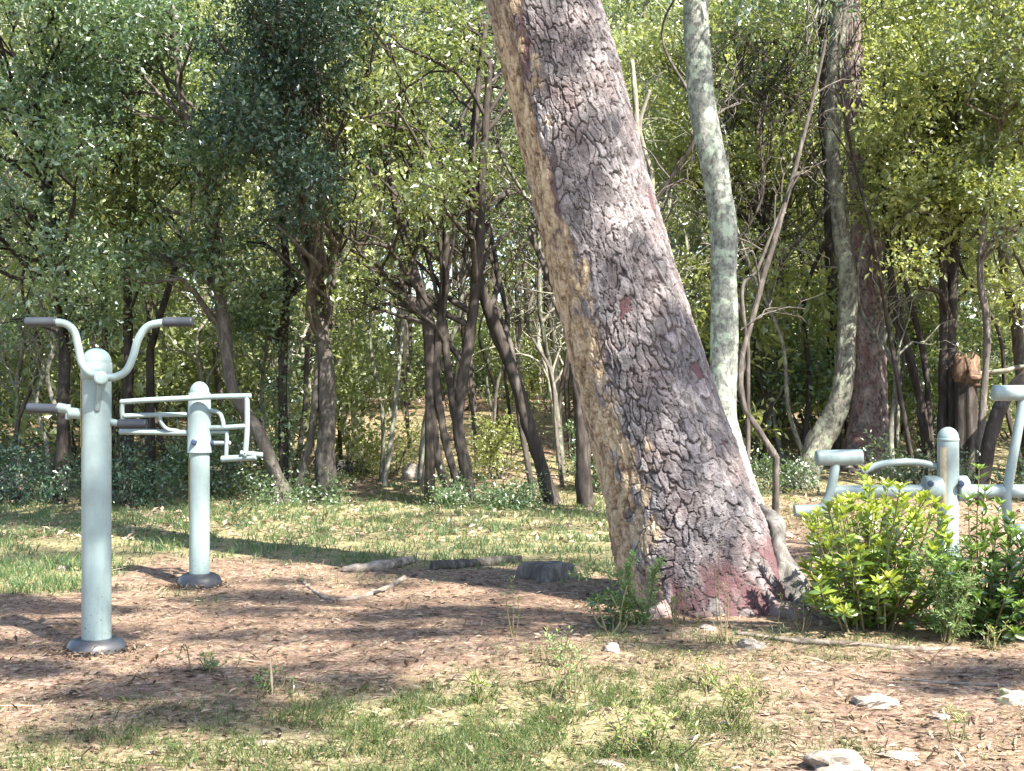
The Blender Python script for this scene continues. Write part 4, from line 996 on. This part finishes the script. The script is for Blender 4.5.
mb = MB(); limb(mb, np.array([bs[0], bs[1] - 0.05, zb - 0.16]), at(1034, 366, 16.6), 0.045, 0.025, 0.02); mb.build('branch', BARK['pale'], t)
# leaning dead log at right
mb = MB(); P = np.array([[*at(978, 440, 15.2), .09], [*at(998, 412, 15.4), .085], [*at(1030, 372, 15.8), .08], [*at(1065, 330, 16.2), .07]]); P[0, 2] = terrain(P[0, 0], P[0, 1]) - 0.05
C_ = catmull(P, 36); tube(mb, C_[:, :3], C_[:, 3], 12, True, 0.2, 31)
o = mb.build('leaning_log', BARK['dark'], origin=tuple(P[0, :3])); tag(o, 'dark dead log leaning up to the right behind the right roller', 'log')

def stone(label, px, py, wpx, hpx, mat, seed, Y=None):
    b_ = on(px, py) if Y is None else at(px, py, Y)
    if Y is not None: b_[2] = float(terrain(b_[0], b_[1]))
    w_ = wpx / F * b_[1] / 2; h_ = hpx / F * b_[1] * 0.72
    n1, n2 = 30, 18
    th = np.linspace(0, 2 * np.pi, n1, endpoint=False); ph = np.linspace(-np.pi / 2, np.pi / 2, n2)
    TH, PH = np.meshgrid(th, ph)
    d = np.stack([np.cos(PH) * np.cos(TH), np.cos(PH) * np.sin(TH), np.sin(PH)], -1)
    r_ = 1 + 0.95 * (fbm(d[..., 0] * 1.4 + 5 + seed * 3, d[..., 1] * 1.4 + d[..., 2] * 1.7 + 9, seed, 4) - 0.5)
    d = np.sign(d) * np.abs(d) ** 0.8
    V = d * r_[..., None] * np.array([w_, w_ * 0.8, h_ * 0.8]) + b_ + np.array([0, 0, -h_ * 0.02])
    i = np.arange(n2 - 1)[:, None] * n1; j = np.arange(n1)[None]; j2 = (j + 1) % n1
    mb = MB(); mb.add(V.reshape(-1, 3), np.stack([i + j, i + j2, i + n1 + j2, i + n1 + j], -1).reshape(-1, 4))
    o = mb.build('stone', mat, origin=tuple(b_), smooth=False); tag(o, label, 'stone'); return o
stone('mossy pale stone at the right border of the bare ground', 1014, 700, 34, 24, MOSSY, 1)
stone('broken white stone in the litter right of centre', 876, 702, 40, 16, STONE, 2)
stone('long grey-white stone half buried at the bottom right', 842, 768, 62, 26, STONE, 3)
stone('flat pale stone right of the half-buried long stone', 900, 756, 36, 10, STONE, 4)
stone('small white stone beside the spiny arching plant', 612, 655, 18, 13, STONE, 5)
stone('tan stone behind the long thin stick', 752, 646, 26, 16, STONE, 6)
stone('brown clod standing in the foreground grass', 552, 722, 14, 16, RUSTBARK, 7)
stone('small flat stone near the bottom edge, centre right', 608, 762, 30, 8, STONE, 8)
stone('small pale stone by the leaning pine foot', 706, 628, 16, 6, STONE, 9)
stone('thin pale stone chip left of the mossy stone', 942, 716, 22, 6, STONE, 12)
stone('round pale boulder on the bank behind the slanting stems', 416, 425, 24, 24, STONE, 10, 18.0)
stone('dark boulder on the bank left of the round pale boulder', 352, 425, 40, 22, GREYWOOD, 11, 19.0)
stone('pale boulder on the bank at the left border', 12, 440, 26, 36, STONE, 13, 17.0)
stone('small grey stone in the grass left of the nearer post', 64, 571, 12, 7, STONE, 14)

# ------------------------------------------------------------------ shrubs and weeds close to the lens
def shoots(t, base, tips, leaf, L, per, whorl, lw=0.34, stem_r=0.005, tone_top=0.95, tone_low=0.25, bark=None):
    """upright shoots with leaves up the stem and a rosette at each tip"""
    st = MB(); lf = MB(); base = np.asarray(base, float)
    for q, tip in enumerate(tips):
        tip = np.asarray(tip, float)
        b_ = base + (tip - base) * np.array([0.55, 0.55, 0]) * rng.uniform(0.2, 1.0); b_[2] = float(terrain(b_[0], b_[1])) - 0.02
        mid = b_ * 0.5 + tip * 0.5 + rng.normal(size=3) * 0.03
        C_ = catmull(np.array([b_, mid, tip]), 18); tube(st, C_, np.linspace(stem_r * 1.5, stem_r * 0.5, 18), 6, False)
        n = per
        t_ = 1 - rng.random(n) ** 1.2 * 0.75
        P = C_[np.clip((t_ * 17).astype(int), 0, 17)] + rng.normal(size=(n, 3)) * 0.004
        ax = norm(tip - mid)
        out_ = norm(unit(n) * np.array([1, 1, 0.25]))
        D = norm(out_ + ax * (0.25 + 0.9 * t_[:, None] ** 3))
        N = norm(ax + unit(n) * 0.35 - D * 0.3)
        ll = L * rng.uniform(0.6, 1.15, n)
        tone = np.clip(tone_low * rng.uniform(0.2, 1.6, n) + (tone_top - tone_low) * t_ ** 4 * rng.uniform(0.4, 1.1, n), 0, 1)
        leaves6(lf, P, D, N, ll, ll * lw, tone)
        n = whorl; a = np.arange(n) / n * 6.28 + rng.random()
        D = norm(np.stack([np.cos(a), np.sin(a), rng.uniform(0.5, 1.5, n)], -1)); N = norm(np.array([0, 0, 1.0]) + unit(n) * 0.3)
        ll = L * rng.uniform(0.6, 1.0, n)
        leaves6(lf, np.repeat(tip[None], n, 0), D, N, ll, ll * lw, np.clip(tone_top * rng.uniform(0.8, 1.1, n), 0, 1))
    st.build('stem', bark or BARK['stem'], t); lf.build('foliage', LEAF[leaf], t, smooth=False)

b_ = on(868, 622); t = thing('laurel_shrub', 'glossy yellow-green laurel shrub beside the leaning pine', 'shrub', b_)
tips = [at(865, 472, 6.9), at(888, 488, 6.85), at(850, 505, 6.8), at(838, 510, 6.9), at(905, 500, 6.8), at(895, 512, 6.7), at(934, 515, 6.8), at(868, 515, 6.75), at(824, 530, 6.85), at(846, 540, 6.65)]
for _ in range(92):
    u_ = rng.uniform(800, 955); tips.append(at(u_, 486 + 26 * ((u_ - 878) / 75) ** 2 + 125 * rng.random() ** 1.2, rng.uniform(6.4, 7.4)))
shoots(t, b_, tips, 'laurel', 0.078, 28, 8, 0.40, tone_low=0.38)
b_ = on(985, 632); t = thing('laurel_shrub', 'darker green shrub at the right border beside the feathery plant', 'shrub', b_)
tips = [at(979, 470, 6.95), at(985, 492, 6.9), at(968, 500, 6.8), at(1012, 520, 6.8), at(1000, 505, 6.9)]
for _ in range(100): tips.append(at(rng.uniform(932, 1060), rng.uniform(520, 636), rng.uniform(6.3, 7.2)))
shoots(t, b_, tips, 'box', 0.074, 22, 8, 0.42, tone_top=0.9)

def feather(t, stems, n, L, leaf, needle=0.03):
    st = MB(); lf = MB()
    for (a, b2_) in stems:
        C_ = catmull(np.array([a, (a + b2_) / 2 + rng.normal(size=3) * 0.02, b2_]), 16); tube(st, C_, np.linspace(0.004, 0.0015, 16), 5, False)
        for i in range(n):
            s_ = C_[int(rng.integers(2, 16))]; d = norm(unit(1)[0] * np.array([1, 1, 0.5]) + np.array([0, 0, 0.35])); ln = L * rng.uniform(0.5, 1)
            e = s_ + d * ln; kk = 14
            P = s_ + (e - s_) * np.linspace(0.1, 1, kk)[:, None]
            D = norm(d + unit(kk) * 0.9); leaves(lf, P, D, unit(kk), needle, 0.006, rng.random(kk), 0.0)
    st.build('stem', BARK['stem'], t); lf.build('foliage', LEAF[leaf], t, smooth=False)
b_ = on(947, 640); t = thing('feathery_plant', 'pale feathery young plant between the two green shrubs', 'plant', b_)
feather(t, [(b_ + np.array([rng.uniform(-.03, .03), rng.uniform(-.03, .03), 0]), at(947 + rng.uniform(-26, 26), rng.uniform(535, 600), 6.45 + rng.uniform(-.12, .12))) for _ in range(16)], 16, 0.13, 'feather')

# plants left of the pine's foot
b_ = on(640, 625); t = thing('arching_plant', 'spiny pale plant arching left at the pine foot', 'plant', b_)
st = MB(); lf = MB()
for pts in ([(645, 628), (640, 608), (622, 582), (600, 571), (572, 575)], [(645, 628), (650, 600), (655, 575), (662, 560)], [(648, 630), (635, 612), (612, 600), (590, 604)], [(640, 630), (630, 600), (628, 575), (634, 556)]):
    C_ = catmull(np.array([at(a, b2_, 6.95 - 0.03 * q) for q, (a, b2_) in enumerate(pts)]), 40); tube(st, C_, np.linspace(0.006, 0.002, 40), 6, False)
    for q in range(3, 40):
        for sgn in range(3):
            d = norm(unit(1)[0] + np.array([0, 0, 0.3])); ln = 0.055 * (1.1 - q / 60); P = C_[q] + d * np.linspace(0, ln, 5)[:, None]
            leaves(lf, P, norm(d + unit(5) * 0.7), unit(5), 0.026, 0.008, 0.4 + 0.6 * rng.random(5), 0)
st.build('stem', BARK['stem'], t); lf.build('foliage', LEAF['feather'], t, smooth=False)
b_ = on(612, 636); t = thing('small_shrub', 'dark green seedling shrub under the arching spiny plant', 'shrub', b_)
shoots(t, b_, [at(rng.uniform(594, 632), rng.uniform(583, 628), rng.uniform(6.7, 7.1)) for _ in range(18)], 'box', 0.05, 14, 6, tone_top=0.6)

def weed(label, px, py, wpx, hpx, n, leaf, L, grp=None, lw=0.3, name='weed'):
    b_ = on(px, py); s_ = b_[1] / F
    t = thing(name, label, 'weed', b_, grp)
    tips = [b_ + np.array([rng.normal() * wpx * s_ * 0.3, rng.normal() * wpx * s_ * 0.3, hpx * s_ * rng.uniform(0.5, 1.0)]) for _ in range(n)]
    shoots(t, b_, tips, leaf, L, 9, 4, lw, 0.0025, 0.9, 0.3)
weed('leafy green weed in the foreground grass right of centre', 738, 728, 60, 52, 14, 'weed', 0.04)
weed('tall thin seedling standing in the litter left of the pine', 512, 640, 14, 62, 3, 'weed', 0.03)
weed('pale weed tuft against the front of the leaning pine foot', 676, 625, 40, 34, 10, 'weed', 0.03)
weed('thin weed standing up before the leaning pine bark', 725, 640, 22, 100, 4, 'weed', 0.02)
weed('yellowish weed beside the grey side stump', 800, 632, 40, 50, 9, 'weed', 0.032)
weed('feathery weed in the litter below the seedling shrub', 562, 668, 40, 40, 10, 'feather', 0.03)
weed('pale sage-like weed at the upper edge of foreground grass', 570, 700, 50, 56, 12, 'feather', 0.03)
weed('bushy green weed near the bottom edge in sun', 650, 752, 80, 50, 20, 'weed', 0.035)
weed('low green weed tuft below the nearer post', 206, 668, 36, 12, 10, 'box', 0.03)
weed('green weed in the shaded litter under the forked branch', 272, 688, 40, 20, 10, 'box', 0.03)
weed('yellow weed under the left roller', 793, 520, 10, 34, 3, 'laurel', 0.05)
weed('small weed on the bare ground above the mossy stone', 990, 648, 30, 28, 7, 'weed', 0.03)
weed('dry weed left of the mossy stone', 962, 742, 30, 30, 6, 'weed', 0.03)
weed('tall dry stalk in the foreground grass', 356, 765, 8, 60, 2, 'weed', 0.015)
weed('bright weed tuft at the lower edge of the litter', 480, 700, 36, 26, 9, 'weed', 0.035)
weed('sunlit weed cluster right of the bushy green weed', 705, 690, 50, 34, 10, 'weed', 0.03)
weed('dark weed clump in the grass right of the farther post', 236, 528, 30, 26, 8, 'teal', 0.06)

# ------------------------------------------------------------------ grass and litter
def blades(mb, n_try, x0, x1, y0, y1, h0, h1, w, ton, seed, lo=0.33, lay=0.2):
    x = rng.uniform(x0, x1, n_try); y = rng.uniform(y0, y1, n_try)
    g_ = grass_amount(x, y); tuft = fbm(x * 7, y * 7, seed, 3)
    keep = rng.random(n_try) < g_ * sstep(lo, lo + 0.24, tuft) * 1.1
    x, y, g_, tuft = x[keep], y[keep], g_[keep], tuft[keep]; n = len(x)
    P = np.stack([x, y, terrain(x, y) - 0.005], -1)
    a = rng.uniform(0, 6.28, n); hh = rng.uniform(h0, h1, n) * (0.5 + 0.9 * tuft) * (0.6 + 0.4 * g_); ln = rng.uniform(lay, lay + 0.8, n) * hh
    d = np.stack([np.cos(a), np.sin(a), 0 * a], -1); s_ = np.stack([-np.sin(a), np.cos(a), 0 * a], -1)
    b2_ = rng.uniform(0, 6.28, n); s_ = np.stack([np.cos(b2_), np.sin(b2_), 0 * a], -1) * w * rng.uniform(0.6, 1.3, n)[:, None]
    m1 = P + d * (ln * 0.3)[:, None] + np.array([0, 0, 1]) * (hh * 0.6)[:, None]; tp = P + d * ln[:, None] + np.array([0, 0, 1]) * hh[:, None]
    V = np.stack([P - s_, P + s_, m1 + s_ * 0.75, m1 - s_ * 0.75, tp], 1).reshape(-1, 3); o = np.arange(n)[:, None] * 5
    tn = np.clip(ton + (rng.random(n) - 0.5) * 0.5 + (vnoise(x * 3, y * 3, 8) - 0.5) * 0.5, 0, 1)
    mb.v.append(V); mb.f += [o + np.array([[0, 1, 2, 3]]), o + np.array([[3, 2, 4]])]; mb.t += [tn, tn]; mb.n += len(V)
mb = MB()
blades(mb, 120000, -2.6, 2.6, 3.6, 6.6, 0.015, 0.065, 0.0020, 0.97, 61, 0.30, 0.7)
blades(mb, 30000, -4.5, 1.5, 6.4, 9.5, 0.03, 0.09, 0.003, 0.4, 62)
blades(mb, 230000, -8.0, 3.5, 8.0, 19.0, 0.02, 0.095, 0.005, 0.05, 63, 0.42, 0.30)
gr = mb.build('grass', LEAF['grass'], smooth=False); tag(gr, 'short patchy grass of the clearing', 'grass', kind='stuff')

mb = MB()
n = 40000
y = 3.6 + 9 * rng.random(n) ** 1.5; x = rng.uniform(-1, 1, n) * (y * 0.45 + 0.6)
P = np.stack([x, y, terrain(x, y) + np.where((abs(x) < 5) & (y < 12), (fbm(x * 9, y * 9, 51, 3) - 0.5) * 0.018, 0) + 0.004], -1)
D = norm(unit(n) * np.array([1, 1, 0.22])); N = norm(np.array([0, 0, 1.0]) + unit(n) * 0.45); ll = rng.uniform(0.015, 0.06, n)
leaves(mb, P, D, N, ll, ll * (0.07 + 0.4 * rng.random(n) ** 2.5), np.clip(rng.random(n) ** 1.2 * (0.35 + 1.0 * fbm(x * 2.5, y * 4, 71, 3)), 0, 1), 0.25)
n = 16000                                         # leaf litter of the bank
y = rng.uniform(11, 26, n); x = rng.uniform(-1, 1, n) * (y * 0.43 + 1)
P = np.stack([x, y, terrain(x, y) + 0.01], -1); D = norm(unit(n) * np.array([1, 1, 0.3])); N = norm(np.array([0, 0, 1.0]) + unit(n) * 0.6); ll = rng.uniform(0.04, 0.10, n)
leaves(mb, P, D, N, ll, ll * 0.5, 0.45 + 0.55 * rng.random(n), 0.25)
for (bb, rb) in ((b1, 0.14), (b2, 0.145)):         # litter drifted against the machine feet
    n = 260; a = rng.uniform(0, 6.28, n); r_ = rb + np.abs(rng.normal(size=n)) * 0.05
    P = np.stack([bb[0] + np.cos(a) * r_, bb[1] + np.sin(a) * r_, bb[2] + 0.022 * rng.random(n) * np.exp(-(r_ - rb) / 0.05) + 0.006], -1)
    ll = rng.uniform(0.015, 0.05, n); leaves(mb, P, norm(unit(n) * [1, 1, 0.4]), norm(unit(n) * 0.6 + [0, 0, 1]), ll, ll * 0.35, rng.random(n) * 0.7, 0.25)
n = 1500                                          # twigs
y = 3.8 + 7 * rng.random(n) ** 1.3; x = rng.uniform(-1, 1, n) * (y * 0.45 + 0.5)
P = np.stack([x, y, terrain(x, y) + 0.012], -1); D = norm(unit(n) * np.array([1, 1, 0.12])); ll = rng.uniform(0.06, 0.22, n)
leaves(mb, P, D, norm(np.array([0, 0, 1.0]) + unit(n) * 0.5), ll, rng.uniform(0.004, 0.010, n), rng.random(n) ** 1.5, 0.5)
lt = mb.build('leaf_litter', LEAF['litter'], smooth=False); tag(lt, 'dry brown leaves and bark chips strewn over the ground', 'litter', kind='stuff')

for o in S.objects:
    if '_o' in o: del o['_o']
